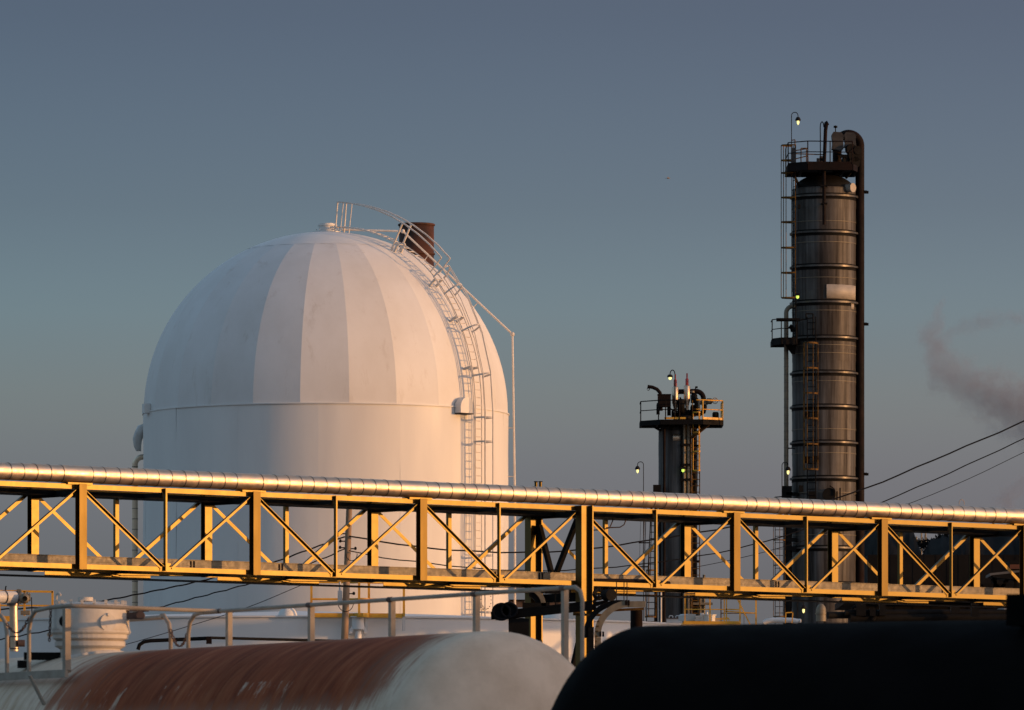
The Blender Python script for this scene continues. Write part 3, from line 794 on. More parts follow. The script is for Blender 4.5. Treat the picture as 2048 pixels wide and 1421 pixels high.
m.build('cladding_straps', M['galv'], tall)
m = MB(); hr_ = r1 - .12
m.lathe(V((c1.x, c1.y, ztop1)), [(r1 + .02, -.02), (hr_, .02)] + [(hr_ * math.cos(a * PI / 20), .02 + .78 * math.sin(a * PI / 20)) for a in range(1, 11)], 48)
m.build('head', M['black_steel'], tall)
# cream paint patches low relief plates on the cladding
def wallpatch(c, r, a0, a1, z0, z1, name, mat, parent, out=.045):
    m = MB(); n = 14
    m.lathe(V((c.x, c.y, 0)), [(r, z0), (r + out, z0), (r + out, z1), (r, z1)], n, math.radians(a0 - 90), math.radians(a1 - 90))
    for a in (a0, a1):
        d = az(a); m.add([V((c.x, c.y, z0)) + d * r, V((c.x, c.y, z0)) + d * (r + out), V((c.x, c.y, z1)) + d * (r + out), V((c.x, c.y, z1)) + d * r], [(0, 1, 2, 3)])
    return m.build(name, mat, parent)
wallpatch(c1, r1, 2, 72, zq(597, D1 - r1), zq(569, D1 - r1), 'painted_panel', M['patch'], tall)
wallpatch(c1, r1, 54, 64, zq(619, D1 - r1 * .5), zq(606, D1 - r1 * .5), 'painted_panel', M['patch'], tall)
# nozzle disc near the top, dark manway low down
axn = frame_from(az(48)); p = c1 + az(48) * r1 + Z * zq(377, D1 - r1 * .6)
MB().cyl(p - az(48) * .1, .22, .35, 24, axn).cyl(p + az(48) * .25, .24, .05, 24, axn).build('side_nozzle', M['patch'], tall)
axn = frame_from(az(6)); p = c1 + az(5) * r1 + Z * zq(990, D1 - r1)
mw = MB().cyl(p - az(5) * .1, .30, .4, 24, axn).cyl(p + az(5) * .3, .34, .07, 24, axn)
mw.tube([p + az(5) * .4 + V((.02, 0, .45))] + [p + az(5) * .4 + V((.3 * math.cos(a), 0, .3 * math.sin(a) + .1)) for a in (1.2, .8, .4, 0, -.5)], .035, 6)
mw.build('manway', M['black_steel'], tall)
# big overhead line: down the right side, over the top in a return bend
pr = 9.0 / K1; bx0, bx1 = Q(1674, 0).x, Q(1719.5, 0).x; bc = V(((bx0 + bx1) / 2, D1 - .1, zq(292))); br_ = (bx1 - bx0) / 2
pts = [V((bx1, D1 - .1, 0)), V((bx1, D1 - .1, bc.z * .5)), V((bx1, D1 - .1, bc.z))] + arc(bc, br_ + .0, V((1, 0, 0)), Z, 0, PI, 18)[1:] + [V((bx0, D1 - .1, zq(350)))]
op = MB().tube(pts, pr, 20).build('overhead_line', M['dark_pipe'], tall)
for y in (384, 648, 948): MB().box(Q(1722, y), (.6, .5, .10)).box(Q(1733, y + 1), (.2, .35, .12)).box(Q(1714, y), (.5, .12, .08)).build('pipe_guide', M['black_steel'], op)
lb = MB(); random.seed(4)
for (xa, xb, ya, yb, q) in ((1663, 1687, 265, 303, -.62), (1688, 1712, 266, 298, -.52)):
    ca = Q((xa + xb) / 2, (ya + yb) / 2, q); hw, hh = (xb - xa) / 2 / K1, (yb - ya) / 2 / K1
    prof = [(-hw, -hh * .8), (-hw * .85, -.1), (-hw, hh * .7), (-hw * .7, hh), (hw * .6, hh * .95), (hw, hh * .6), (hw * .9, .05), (hw, -hh * .7), (hw * .6, -hh)]
    lb.prism([ca + V((x, -.3, z)) for x, z in prof], V((0, .75, 0)))
lb.build('box_lagging', M['box_grey'], op)
vv = MB()
for x, y, r in ((1700, 300, .28), (1706, 312, .34), (1690, 322, .2), (1712, 302, .22), (1706, 326, .3)):
    vv.cyl(Q(x, y, -.75), r, .3, 14, frame_from(V((.3, -1, 0))))
vv.tube([Q(1702, 316, -.7), Q(1706, 328, -.8), Q(1716, 331, -.6)], .14, 8).tube([Q(1690, 312, -.6), Q(1672, 308, -.6)], .05, 6).box(Q(1690, 313, -1.0), (.5, .2, .16))
vv.build('valve_cluster', M['black_steel'], op)
MB().tube([Q(1671, 268), Q(1671, 256)], .03, 6).lathe(Q(1671, 257), [(.001, 0), (.1, .03), (.1, .12), (.001, .15)], 8).build('pressure_gauge', M['black_steel'], op)
# thin dark vent pipe down the front, with its conduit
vpz = -r1 - .35
pts = [Q(1648, 450, vpz), Q(1648, 340, vpz), Q(1651, 262, vpz), Q(1652.5, 248, vpz), Q(1656, 246, vpz)]
MB().tube(pts, [.085, .09, .095, .12, .13], 12).build('vent_pipe', M['dark_pipe'], tall)
MB().tube([Q(1641, 330, vpz), Q(1640.5, 255, vpz)] + [Q(1640.5 + 3.6 * (1 - math.cos(PI * i / 7)), 255 - 11 * math.sin(PI * i / 7), vpz) for i in range(1, 8)], .03, 6).build('conduit', M['lamp_dark'], tall)
for y in (373, 408): MB().box(Q(1648, y, vpz + .2), (.32, .6, .06)).build('pipe_clamp', M['black_steel'], tall)
# top platform with railing
pz = zq(340); hx = (Q(1711, 0).x - Q(1574, 0).x) / 2; px_ = (Q(1711, 0).x + Q(1574, 0).x) / 2
pf = MB()
pp_ = [V((px_ - hx, D1 - 1.5, pz)), V((px_ - hx * .45, D1 - 2.3, pz)), V((px_ + hx * .85, D1 - 2.1, pz)), V((px_ + hx, D1 - 1.2, pz)), V((px_ + hx, D1 + 1.6, pz)), V((px_ - hx, D1 + 1.6, pz))]
pf.prism(pp_, Z * .10)
for a, b in zip(pp_, pp_[1:] + pp_[:1]): pf.beam(a - Z * .07, b - Z * .07, .10, .32)
for x in (-.6, 0, .6): pf.beam(V((px_ + hx * x, D1 - 1.8, pz - .1)), V((px_ + hx * x, D1 + 1.4, pz - .1)), .12, .25)
plat = pf.build('top_platform', M['dark_pipe'], tall)
MB().beam(V((px_ - hx * .9, D1 - 1.2, pz - .1)), V((px_ - hx * .62, D1 - .8, pz - 1.1)), .1, .1).beam(V((px_ + hx * .9, D1 - .8, pz - .1)), V((px_ + hx * .7, D1 - .6, pz - .5)), .1, .1).build('knee_brace', M['black_steel'], plat)
guard_rail(tall, [p + Z * .1 for p in (pp_[5], pp_[0], pp_[1], pp_[2])], 1.15, .030, M['dark_pipe'], [pp_[0] + Z * .1, pp_[1] + Z * .1, pp_[1].lerp(pp_[2], .5) + Z * .1, pp_[2] + Z * .1, pp_[5] + Z * .1], toe=.1)
for x, y, w_, h_ in ((1640, 327, .35, .5), (1643, 318, .2, .25), (1587, 312, .25, .8), (1629, 330, .3, .2)): MB().box(Q(x, y, -1.4), (w_, .3, h_)).build('control_box', M['box_grey'], tall)
# inner stair rail frames behind the platform railing
sr = MB()
for a, b in (((1602, 297), (1602, 328)), ((1613, 297), (1613, 330)), ((1602, 297), (1615, 297)), ((1589, 302), (1613, 298)), ((1592, 318), (1616, 312)), ((1590, 280), (1590, 330)), ((1583, 281), (1590, 280)), ((1592, 308), (1650, 310)), ((1616, 314), (1616, 330))):
    sr.tube([Q(*a, -.6), Q(*b, -.6)], .028, 5)
sr.build('stair_rail', M['dull_yellow'], tall)
gooseneck(tall, Q(1583, 325, -1.3), Q(1583, 225, -1.3), 13 / K1, 1, M['bulb'], .72)
# left caged ladder, mid platform, front yellow caged ladder
lx = Q(1587, 0).x
pts = [V((lx, D1 - 1.1, z)) for z in (zq(690), zq(600), zq(500), zq(400), zq(296))]
zs = lambda y: zq(y) - zq(690)
caged_ladder(tall, pts, [V((-1, -.25, 0)).normalized()] * 5, V((.25, -1, 0)), .45, .028, .33, [zs(y) for y in (600, 550, 500, 449, 400, 351, 326, 296)], .33, (M['black_steel'], M['dull_yellow']), far=True)
mz = zq(687)
mp = [V((Q(1543, 0).x, D1 - .9, mz)), V((Q(1543, 0).x, D1 + .5, mz)), V((Q(1592, 0).x, D1 + .5, mz)), V((Q(1592, 0).x, D1 - 1.6, mz)), V((Q(1560, 0).x, D1 - 1.7, mz))]
m = MB().prism(mp, Z * .1)
for a, b in zip(mp, mp[1:] + mp[:1]): m.beam(a - Z * .05, b - Z * .05, .08, .26)
m.prism([Q(1570, 690, -1.0), Q(1592, 690, -1.0), Q(1590, 709, -1.0), Q(1583, 708, -1.0)], V((0, .12, 0)))
m.build('mid_platform', M['black_steel'], tall)
guard_rail(tall, [p + Z * .1 for p in (mp[3], mp[4], mp[0], mp[1])], 1.05, .028, M['black_steel'], [mp[0] + Z * .1, mp[4] + Z * .1, mp[3] + Z * .1], toe=.08)
m = MB()
for a, b in (((1592, 642), (1626, 636)), ((1612, 628), (1626, 628)), ((1612, 628), (1612, 640)), ((1626, 628), (1626, 670)), ((1560, 639), (1592, 640)), ((1592, 650), (1592, 688))): m.tube([Q(*a, -1.9), Q(*b, -1.9)], .035, 5)
m.box(Q(1576, 640, -1.7), (1.2, .3, .16)); m.build('landing_rail', M['black_steel'], tall)
ly = D1 - r1 - .35; lx = Q(1619.5, 0).x
pts = [V((lx, ly, zq(y))) for y in (1040, 945, 850, 760, 640)]
zs2 = lambda y: zq(y) - zq(1040)
caged_ladder(tall, pts, [V((-.35, -1, 0)).normalized()] * 5, V((1, -.35, 0)), .45, .032, .33, [zs2(y) for y in (944, 894, 843, 793, 743, 693)], .36, (M['black_steel'], M['dull_yellow']), far=True)
# slim lagged pipe on the left with elbow into the column
x0 = Q(1571.5, 0).x
pts = [V((x0, D1 - .6, 0)), V((x0, D1 - .6, zq(632)))] + arc(V((x0 + .34, D1 - .6, zq(628))), .34, V((-1, 0, 0)), Z, 0, PI / 2, 6) + [V((x0 + .65, D1 - .6, zq(628) + .34))]
lp = MB().tube(pts, 4.6 / K1, 14).build('lagged_pipe', M['galv'], tall)
m = MB()
for i in range(60): m.ring(V((x0, D1 - .6, zq(655) - i * .42)), 4.6 / K1, 4.6 / K1 + .008, .03, 12)
m.build('bands', M['band'], lp)
m = MB(); m.tube([Q(1579, 652, -.6), Q(1584, 656, -.6), Q(1586, 664, -.6)], .12, 8).box(Q(1580, 897, -.6), (.5, .1, .06)).box(Q(1574, 990, -.9), (.5, .3, .9)).box(Q(1584, 988, -.9), (.6, .3, .15)); m.build('pipe_support', M['black_steel'], lp)
# small lights on the column
def bulkhead(parent, p, bulb):
    b = MB().box(p + Z * .14, (.24, .24, .12)).build('light_housing', M['lamp_dark'], parent)
    MB().lathe(p - Z * .10, [(.001, .02), (.06, .05), (.08, .1), (.07, .2)], 10).build('bulb', bulb, b)
bulkhead(tall, Q(1595, 595, -r1 - .2), M['bulb_green'])
for x, y, w_, h_ in ((1602, 978, .22, .34), (1624, 992, .35, .45), (1680, 990, .06, .7), (1674, 993, .06, .5), (1614, 920, .3, .35), (1630, 830, .3, .35), (1615, 830, .25, .35), (1632, 918, .3, .3), (1598, 414, .15, .2)): MB().box(Q(x, y, -r1 - .15), (w_, .25, h_)).build('instrument_box', M['black_steel'], tall)
MB().tube([Q(1600, 988, -r1 - .25), Q(1712, 992, -.5)], .02, 5).build('signal_cable', M['black_steel'], tall)
gooseneck(tall, Q(1564, 1010, -1.4), Q(1562, 925, -1.4), 12 / K1, 1, M['bulb'], .72)
m = MB()
for a, b in (((1550, 995), (1600, 990)), ((1550, 995), (1552, 999))): m.tube([Q(*a, -1.5), Q(*b, -1.0)], .03, 5)
m.build('catwalk_rail', M['black_steel'], tall)
# lower ladder well left of the column
lx = Q(1556, 0).x
pts = [V((lx, D1 - 1.6, z)) for z in (0.5, zq(1250), zq(1150), zq(1045))]
zs3 = lambda y: zq(y) - .5
caged_ladder(tall, pts, [V((0, -1, 0))] * 4, V((1, 0, 0)), .42, .022, .33, [zs3(y) for y in (1236, 1134, 1084, 1050)], .30, (M['black_steel'], M['dull_yellow']), straps=3, far=True)
m = MB()
for y in (1062, 1080, 1098): m.box(Q(1582, y, -.9), (.55, .3, .2))
m.tube([Q(1576, 1040, -.8), Q(1576, 1250, -.8)], .22, 10); m.build('drain_pipe', M['black_steel'], tall)

# ================================================================== small column
c2 = V((Q(1350, 0).x, D1, 0)); r2 = 33.0 / K1
sml = root('small_distillation_column', 'shorter steel column with a crowded platform and two red capped vents on top', 'column', c2)
m = MB(); zt2 = zq(862, D1 - r2); seg = [0] + [zq(y, D1 - r2) for y in (1215, 1166, 1100, 1062, 1010, 960, 910, 884)] + [zt2]
for i, (a, b) in enumerate(zip(seg, seg[1:])): rr = r2 + .006 * (i % 2); m.lathe(c2, [(rr, a), (rr, b + .015)], 44).lathe(c2, [(rr, b + .015), (r2 - .02, b + .015)], 44, smooth=False).lathe(c2, [(r2 - .02, a), (rr, a)], 44, smooth=False)
m.lathe(c2, [(r2, zt2), (r2 - .12, zt2 + .25), (r2 - .5, zt2 + .4), (.01, zt2 + .45)], 44)
m.build('shell', M['stainless'], sml)
wallpatch(c2, r2, -8, 24, zq(882, D1 - r2), zq(869, D1 - r2), 'bare_panel', M['jacket'], sml, .03)
MB().ring(V((c2.x, c2.y, zq(1168, D1 - r2))), r2, r2 + .10, .10, 44).build('stiffener_ring', M['stainless_ring'], sml)
pz2 = zq(846)
x0, x1 = Q(1281, 0).x, Q(1444, 0).x
pp2 = [V((x0, D1 - .6, pz2)), V((x0 + 1.0, D1 - 1.7, pz2)), V((x1 - 1.05, D1 - 1.9, pz2)), V((x1, D1 - 1.2, pz2)), V((x1, D1 + 1.3, pz2)), V((x0, D1 + 1.3, pz2))]
m = MB().prism(pp2, Z * .06)
for a, b in zip(pp2, pp2[1:] + pp2[:1]): m.beam(a - Z * .07, b - Z * .07, .08, .26)
for x in (.2, .4, .6, .8): m.beam(V((x0 + (x1 - x0) * x, D1 - 1.5, pz2 - .1)), V((x0 + (x1 - x0) * x, D1 + 1.2, pz2 - .1)), .1, .2)
pl2 = m.build('platform', M['black_steel'], sml)
MB().beam(pp2[2] + Z * .12, pp2[3] + Z * .12, .02, .12).beam(V((x0 + 1.2, D1 - 1.72, pz2 + .13)), V((x0 + 2.3, D1 - 1.8, pz2 + .13)), .02, .10).build('toe_board', M['yellow'], pl2)
MB().beam(Q(1417, 849, -1.4), Q(1383, 876, -1.1), .14, .16).build('knee_brace', M['dull_yellow'], pl2)
MB().beam(Q(1300, 849, -.8), Q(1322, 862, -.6), .10, .12).build('knee_brace', M['black_steel'], pl2)
guard_rail(sml, [p + Z * .06 for p in (pp2[5], pp2[0], pp2[1], pp2[1].lerp(pp2[2], .45))], 1.0, .03, M['dark_pipe'], [pp2[0] + Z * .06, pp2[0].lerp(pp2[1], .9) + Z * .06, pp2[1].lerp(pp2[2], .12) + Z * .06, pp2[1].lerp(pp2[2], .45) + Z * .06], toe=0)
guard_rail(sml, [p + Z * .06 for p in (pp2[1].lerp(pp2[2], .85), pp2[2], pp2[3], pp2[4])], 1.0, .035, M['yellow'], [pp2[2] + Z * .06, pp2[3] + Z * .06, pp2[4] + Z * .06], toe=0)
# davit arm with hook
dv = [Q(1322, 822, -.9), Q(1322, 795, -.9), Q(1320, 786, -.9), Q(1314, 779, -.9), Q(1305, 775, -.9), Q(1295, 773.5, -.9)]
d_ = MB().tube(dv, .095, 10).build('davit', M['dark_pipe'], sml)
MB().tube(arc(Q(1296.5, 779, -.9), .06, V((1, 0, 0)), Z, -2.2, 3.4, 10), .02, 5).tube([Q(1296.5, 776.5, -.9), Q(1296.5, 774, -.9)], .02, 5).build('hook', M['lamp_dark'], d_)
MB().box(Q(1328.5, 802, -.9), (26 / K1, .6, 25 / K1)).box(Q(1328.5, 790, -.9), (27.5 / K1, .66, .04)).build('instrument_box', M['dark_pipe'], sml)
for x, yb, yt in ((1350.5, 808, 775), (1374, 803, 773)):
    rv = MB(); o = Q(x, yb, -.6); h = (yb - yt) / K1
    rv.lathe(o, [(.001, 0), (.16, 0), (.17, .02), (.17, h), (.12, h + .05), (.001, h + .05)], 8)
    rv.lathe(o - Z * .45, [(.09, 0), (.09, .2), (.15, .45)], 10)
    b_ = rv.build('relief_valve', M['jacket'], sml)
    MB().lathe(o + Z * (h + .05), [(.082, 0), (.082, .33), (.04, .36), (.04, .62), (.001, .62)], 10).build('cap', M['red'], b_)
    MB().tube([o - Z * .45, o - Z * 1.0], .11, 10).build('stem', M['black_steel'], b_)
m = MB()
m.tube([Q(1357, 784, -.5), Q(1392, 783, -.5)] + [Q(1392 + 15 * math.sin(PI / 2 * i / 6), 798 - 15 * math.cos(PI / 2 * i / 6), -.5) for i in range(1, 7)] + [Q(1409, 815, -.5), Q(1407, 824, -.5), Q(1400, 828, -.5), Q(1388, 828, -.5)], .13, 12)
ol = m.build('outlet_line', M['dark_pipe'], sml)
m = MB()
for x, y, r in ((1408, 804, .2), (1408, 808, .2), (1383, 784, .2), (1390, 801, .2)): m.cyl(Q(x, y, -.5) - Z * .05, r, .09, 14)
m.tube([Q(1412, 803, -.55), Q(1426, 802, -.7)], .09, 8)
m.lathe(Q(1413, 803, -.6), [(.1, 0), (.16, .05), (.16, .25), (.1, .3)], 10, ax=frame_from(V((1, -.2, 0))))
m.build('flanges', M['galv'], ol)
m = MB(); hc = Q(1430, 802, -.75); hax = frame_from(V((.5, -1, 0)))
m.tube([hc + (hax[0] * math.cos(2 * PI * k / 20) + hax[1] * math.sin(2 * PI * k / 20)) * .15 for k in range(21)], .02, 5, caps=False)
for k in range(3): m.tube([hc + (hax[0] * math.cos(PI * k / 3) + hax[1] * math.sin(PI * k / 3)) * .15, hc - (hax[0] * math.cos(PI * k / 3) + hax[1] * math.sin(PI * k / 3)) * .15], .012, 4)
m.build('handwheel', M['galv'], ol)
m = MB(); random.seed(21)
for x, y, w_, h_ in ((1362, 812, .4, .7), (1388, 797, .35, .5), (1364, 826, .5, .5), (1338, 822, .2, .5), (1393, 812, .25, .8), (1378, 828, .4, .4), (1355, 832, .25, .3), (1386, 822, .3, .6), (1345, 828, .12, .35), (1370, 836, .8, .25), (1431, 831, .35, .34), (1316, 818, .18, .6)):
    m.lathe(Q(x, y, -.7 + random.uniform(-.3, .3)) - Z * h_ / 2, [(.001, 0), (w_ / 2, 0), (w_ / 2, h_ * .8), (w_ * .35, h_), (.001, h_)], 9)
m.tube([Q(1360, 795, -.6), Q(1366, 812, -.6), Q(1362, 830, -.6)], .05, 6).tube([Q(1340, 818, -.9), Q(1360, 826, -.9)], .04, 6)
m.build('valve_cluster', M['black_steel'], sml)
MB().tube([Q(1391, 783, -.5), Q(1391, 774, -.5)], .03, 6).box(Q(1393, 775, -.5), (.12, .06, .1)).build('pressure_gauge', M['black_steel'], sml)
gooseneck(sml, Q(1350, 790, -1.0), Q(1350, 739, -1.0), -10.3 / K1, -1, M['bulb'], .8) if False else None
gb = Q(1349.5, 845, -1.75)
g_pole = MB().tube([gb, Q(1350, 750, -1.75)] + [Q(1345 + 5 * math.cos(PI * i / 8), 750 - 9.5 * math.sin(PI * i / 8), -1.75) for i in range(1, 9)] + [Q(1340, 752, -1.75)], .028, 6).build('lamp_pole', M['lamp_dark'], sml)
MB().lathe(Q(1340, 755, -1.75), [(.001, 0), (.14, 0), (.15, .07), (.08, .14), (.001, .15)], 10).build('hood', M['lamp_dark'], g_pole)
MB().lathe(Q(1340, 760.5, -1.75), [(.001, 0), (.06, .03), (.085, .09), (.07, .16)], 10).build('bulb', M['bulb'], g_pole)
bulkhead(sml, Q(1366, 942, -r2 - .25), M['bulb_green'])
# pipes and ladders clipped to the small column
m = MB()
m.tube([V((Q(1388.5, 0).x, D1 - .3, 0)), V((Q(1388.5, 0).x, D1 - .3, pz2 - .1))], 5.5 / K1, 12); m.build('side_pipe', M['black_steel'], sml)
for x, r, mt in ((1363, .05, 'black_steel'), (1367.5, .075, 'galv'), (1371, .04, 'dull_yellow'), (1376, .085, 'galv'), (1378, .04, 'black_steel'), (1327.5, .07, 'dark_pipe'), (1380.5, .04, 'dull_yellow')):
    MB().tube([V((Q(x, 0).x, D1 - r2 - .12, 0)), V((Q(x, 0).x, D1 - r2 - .12, zq(850)))], r, 8).build('riser', M[mt], sml)
lx = Q(1391, 0).x
pts = [V((lx, D1 - 1.0, z)) for z in (.5, zq(1100), zq(950), pz2 + 1.1)]
zs4 = lambda y: zq(y) - .5
caged_ladder(sml, pts, [V((.35, -1, 0)).normalized()] * 4, V((1, .35, 0)), .40, .03, .33, [zs4(y) for y in (944, 906, 868, 828)], .18, (M['dull_yellow'], M['yellow']), straps=3, far=True)
for y in (890, 930, 960, 1123): MB().box(Q(1371, y, -r2 - .15), (.55, .2, .12)).build('pipe_clamp', M['black_steel'], sml)
for p_ in (Q(1397, 892, -.4), Q(1396, 1123, -.3)): MB().box(p_, (.2, .2, .1)).build('pipe_clamp', M['black_steel'], sml)
m = MB().tube([Q(1395, 895, -.3), Q(1395, 975, -.3)], .012, 4); m.build('cable_drop', M['cable'], sml)
# ladder well and hung conduits left of the small column
for i, x in enumerate((1278, 1285, 1288, 1297, 1300)):
    MB().tube([Q(x + 5, 1005, -.9), Q(x + 2, 1085, -.9), Q(x, 1180, -.9)], .022 if i else .01, 5).build('hung_conduit', M['dull_yellow' if i % 2 else 'lamp_dark'], sml)
pts = [Q(1301, 1250, -1.4), Q(1302, 1185, -1.4), Q(1306, 1100, -1.4), Q(1313, 985, -1.4)]
caged_ladder(sml, pts, [V((-.2, -1, 0)).normalized()] * 4, V((1, -.2, 0)), .42, .03, .33, [.4, 1.5, 2.8], .28, (M['black_steel'], M['dull_yellow']), straps=3, far=True)
m = MB().box(Q(1289, 1086, -1.0), (.6, .1, .06)).box(Q(1286, 1134, -1.0), (.5, .1, .06)).box(Q(1314, 980, -.9), (.4, .4, .5)).tube([Q(1312, 985, -.9), Q(1312, 1250, -.9)], .09, 8).tube([Q(1320, 985, -.9), Q(1320, 1250, -.9)], .06, 8); m.build('conduit_bracket', M['black_steel'], sml)
MB().tube([V((Q(1321, 0).x, D1 - r2 - .2, 0)), V((Q(1321, 0).x, D1 - r2 - .2, zq(1180)))], .05, 8).build('pale_riser', M['grey_paint'], sml)
m = MB().tube([Q(1400, 1165, -.3), Q(1400, 1250, -.3)], .18, 12).box(Q(1396, 1208, -.5), (1.5, .4, .12)).tube([Q(1408, 1150, -.4), Q(1408, 1250, -.4)], .07, 8); m.build('base_piping', M['galv'], sml)

# free-standing gooseneck lamps
def lamp_post(px, py_top, side, reach_px, d, label, bulb, s=.95):
    o = root('gooseneck_lamp', label, 'lamp', V((P(px, 0, d).x, d, 0)), 0, 'gooseneck yard lamps')
    k = F / d
    gooseneck(o, V((P(px, 0, d).x, d, 0)), V((0, d, zq(py_top, d))), reach_px / k, side, bulb, s); return o
lamp_post(1287, 924, -1, 12, 330, 'thin gooseneck lamp glowing pale yellow left of the shorter column', M['bulb'], .62)
lamp_post(1595, 1202, 1, 12, 300, 'low gooseneck lamp glowing green white at the foot of the tallest column', M['bulb'], .62)

# ================================================================== white tank car with the rusted flank
CA = math.radians(28.8)
AV = V((-math.sin(CA), math.cos(CA), 0)); WV = V((math.cos(CA), math.sin(CA), 0))     # along the car (receding left), across it (to the far side)
S0 = P(990, 1517, 79.4); RC = 1.5; TZ = S0.z; CLEN = 16.5
M['rusty_tank'] = rusty_tank_mat()
car = root('rusty_tank_car', 'chalky white railway tank car with a large rusted patch on its flank', 'tank car', V((S0.x, S0.y, 0)), math.atan2(AV.y, AV.x))
def C_(a, b, h): return S0 + AV * a + WV * b + Z * h
cax = (WV, Z, -AV)          # lathe axes: third one is the turning axis, towards the near head
m = MB()
hd = [(RC * math.cos(a * PI / 36), .74 * math.sin(a * PI / 36)) for a in range(0, 19)]
n_ = 24
prof = [(1e-3, -CLEN - .74)] + [(r, -CLEN - h) for r, h in hd[-2:0:-1]] + [(RC, -CLEN * (1 - i / n_)) for i in range(n_ + 1)] + [(r, h) for r, h in hd[1:-1]] + [(1e-3, .74)]
m.lathe(S0, prof, 96, ax=cax)
m.build('tank_shell', M['rusty_tank'], car)
# underframe and bogies
uf = MB()
uf.box(C_(CLEN / 2, 0, -1.62), (CLEN + 1.9, .5, .34), (AV, WV, Z))
for a in (-.9, CLEN + .9): uf.box(C_(a, 0, -1.62), (.25, 2.6, .36), (AV, WV, Z))
for a in (1.2, CLEN - 1.2): uf.box(C_(a, 0, -1.42), (.5, 2.2, .5), (AV, WV, Z))
fr = uf.build('underframe', M['black_steel'], car)
for a in (1.2, CLEN - 1.2):
    bg_ = MB()
    for b in (-.78, .78): bg_.box(C_(a, b, .42 - TZ + .12), (2.3, .16, .26), (AV, WV, Z))
    bo = bg_.build('bogie', M['black_steel'], car)
    for da in (-.88, .88):
        wm = MB(); wm.tube([C_(a + da, -.75, .46 - TZ), C_(a + da, .75, .46 - TZ)], .07, 10)
        for b in (-.74, .66): wm.cyl(C_(a + da, b, .46 - TZ), .42, .09, 28, (AV, Z, WV))
        wm.build('wheelset', M['rail_steel'], bo)
# manway housing
a_m = 11.15
mo = C_(a_m, 0, RC)
mh = MB(); random.seed(2)
mh.lathe(mo, [(.40, -.12), (.40, .06), (.47, .10), (.47, .16), (.44, .17), (.50, .20), (.50, .25), (.52, .26), (.535, .28), (.535, .30)], 48, smooth=False)
mhp = mh.build('manway_neck', M['car_white'], car)
mb2 = MB(); nn_ = 56; vs = []; fs = []
hs = [.29, .305, .36, .42, .48, .54, .60, .635, .64]
for i, h in enumerate(hs):
    for k in range(nn_):
        a = 2 * PI * k / nn_; r = .515 + (.012 if i == 1 else 0) + (.007 * mnoise.noise(V((math.cos(a) * 4, math.sin(a) * 4, h * 9))) if 1 < i < 8 else 0)
        if i == len(hs) - 1: r -= .03
        vs.append(mo + V((math.cos(a) * r, math.sin(a) * r, h)))
for i in range(len(hs) - 1):
    for k in range(nn_): fs.append((i * nn_ + k, i * nn_ + (k + 1) % nn_, (i + 1) * nn_ + (k + 1) % nn_, (i + 1) * nn_ + k))
mb2.add(vs, fs, True); mb2.lathe(mo, [(.49, .64), (.30, .68), (.001, .70)], 48)
hs_ = mb2.build('protective_housing', M['car_white'], car)
nd = (-WV * .55 - AV * .83).normalized()
for dr, y in ((V((.5, -.86, 0)).normalized(), .40), (V((-.62, -.78, 0)).normalized(), .40)):
    pl = MB(); ax_ = frame_from(dr); pl.cyl(mo + dr * .49 + Z * y, .115, .04, 22, ax_)
    pl.cyl(mo + dr * .49 + Z * (y + .105), .022, .06, 8, ax_)
    pl.build('cover_plate', M['car_white'], hs_)
MB().cyl(mo + V((-.62, -.78, 0)).normalized() * .50 + Z * .42, .07, .035, 10, frame_from(V((-.62, -.78, 0)))).build('open_port', M['black_steel'], hs_)
lg = MB(); lg.cyl(mo + V((-.05, -.2, .69)), .10, .05, 14)
for k in range(18):
    a = 2 * PI * k / 18; MB().box(mo + V((math.cos(a) * .46, math.sin(a) * .46, .675)), (.035, .035, .05)).build('lug', M['car_white'], hs_)
lg.build('lid_boss', M['car_white'], hs_); lg = MB(); lg.tube([mo + V((-.44, -.1, .62)), mo + V((-.44, -.1, .78)), mo + V((-.41, -.12, .80)), mo + V((-.38, -.14, .77))], .016, 6)
lg.build('lifting_hook', M['car_white'], hs_)
hg = MB(); hg.box(mo + V((.56, -.1, .50)), (.26, .12, .09)).cyl(mo + V((.68, -.17, .50)), .055, .16, 12, frame_from(V((0, -1, 0)))).box(mo + V((.60, -.1, .565)), (.36, .16, .015))
hg.build('hinge_bracket', M['chain'], hs_)
# weld pad and crumpled cladding edge under the manway
pad = MB(); vs = []; random.seed(8)
nn2 = 40
for k in range(nn2 + 1):
    th = -1.35 + 2.7 * k / nn2 - PI * .25
    d = V((math.cos(th), math.sin(th), 0)); r = .64 + .06 * mnoise.noise(V((k * .5, 0, 3)))
    def onsh(p):
        q = p - S0; b = q.dot(WV); return p + Z * (math.sqrt(max(.01, RC * RC - b * b)) - q.z)
    pi_, po = onsh(mo + d * .40) + Z * .02, onsh(mo + d * r) + Z * .035
    vs += [pi_, po, po - Z * .035]
pad.add(vs, [(3 * k, 3 * k + 1, 3 * k + 4, 3 * k + 3) for k in range(nn2)] + [(3 * k + 1, 3 * k + 2, 3 * k + 5, 3 * k + 4) for k in range(nn2)], True)
pad.build('neck_skirt', M['car_white'], car)
MB().box(onsh(mo + V((-.62, -.05, 0))) + Z * .08, (.5, .12, .10)).cyl(onsh(mo + V((-.88, -.05, 0))) + Z * .04, .08, .10, 10).build('hand_brake_link', M['black_steel'], car)
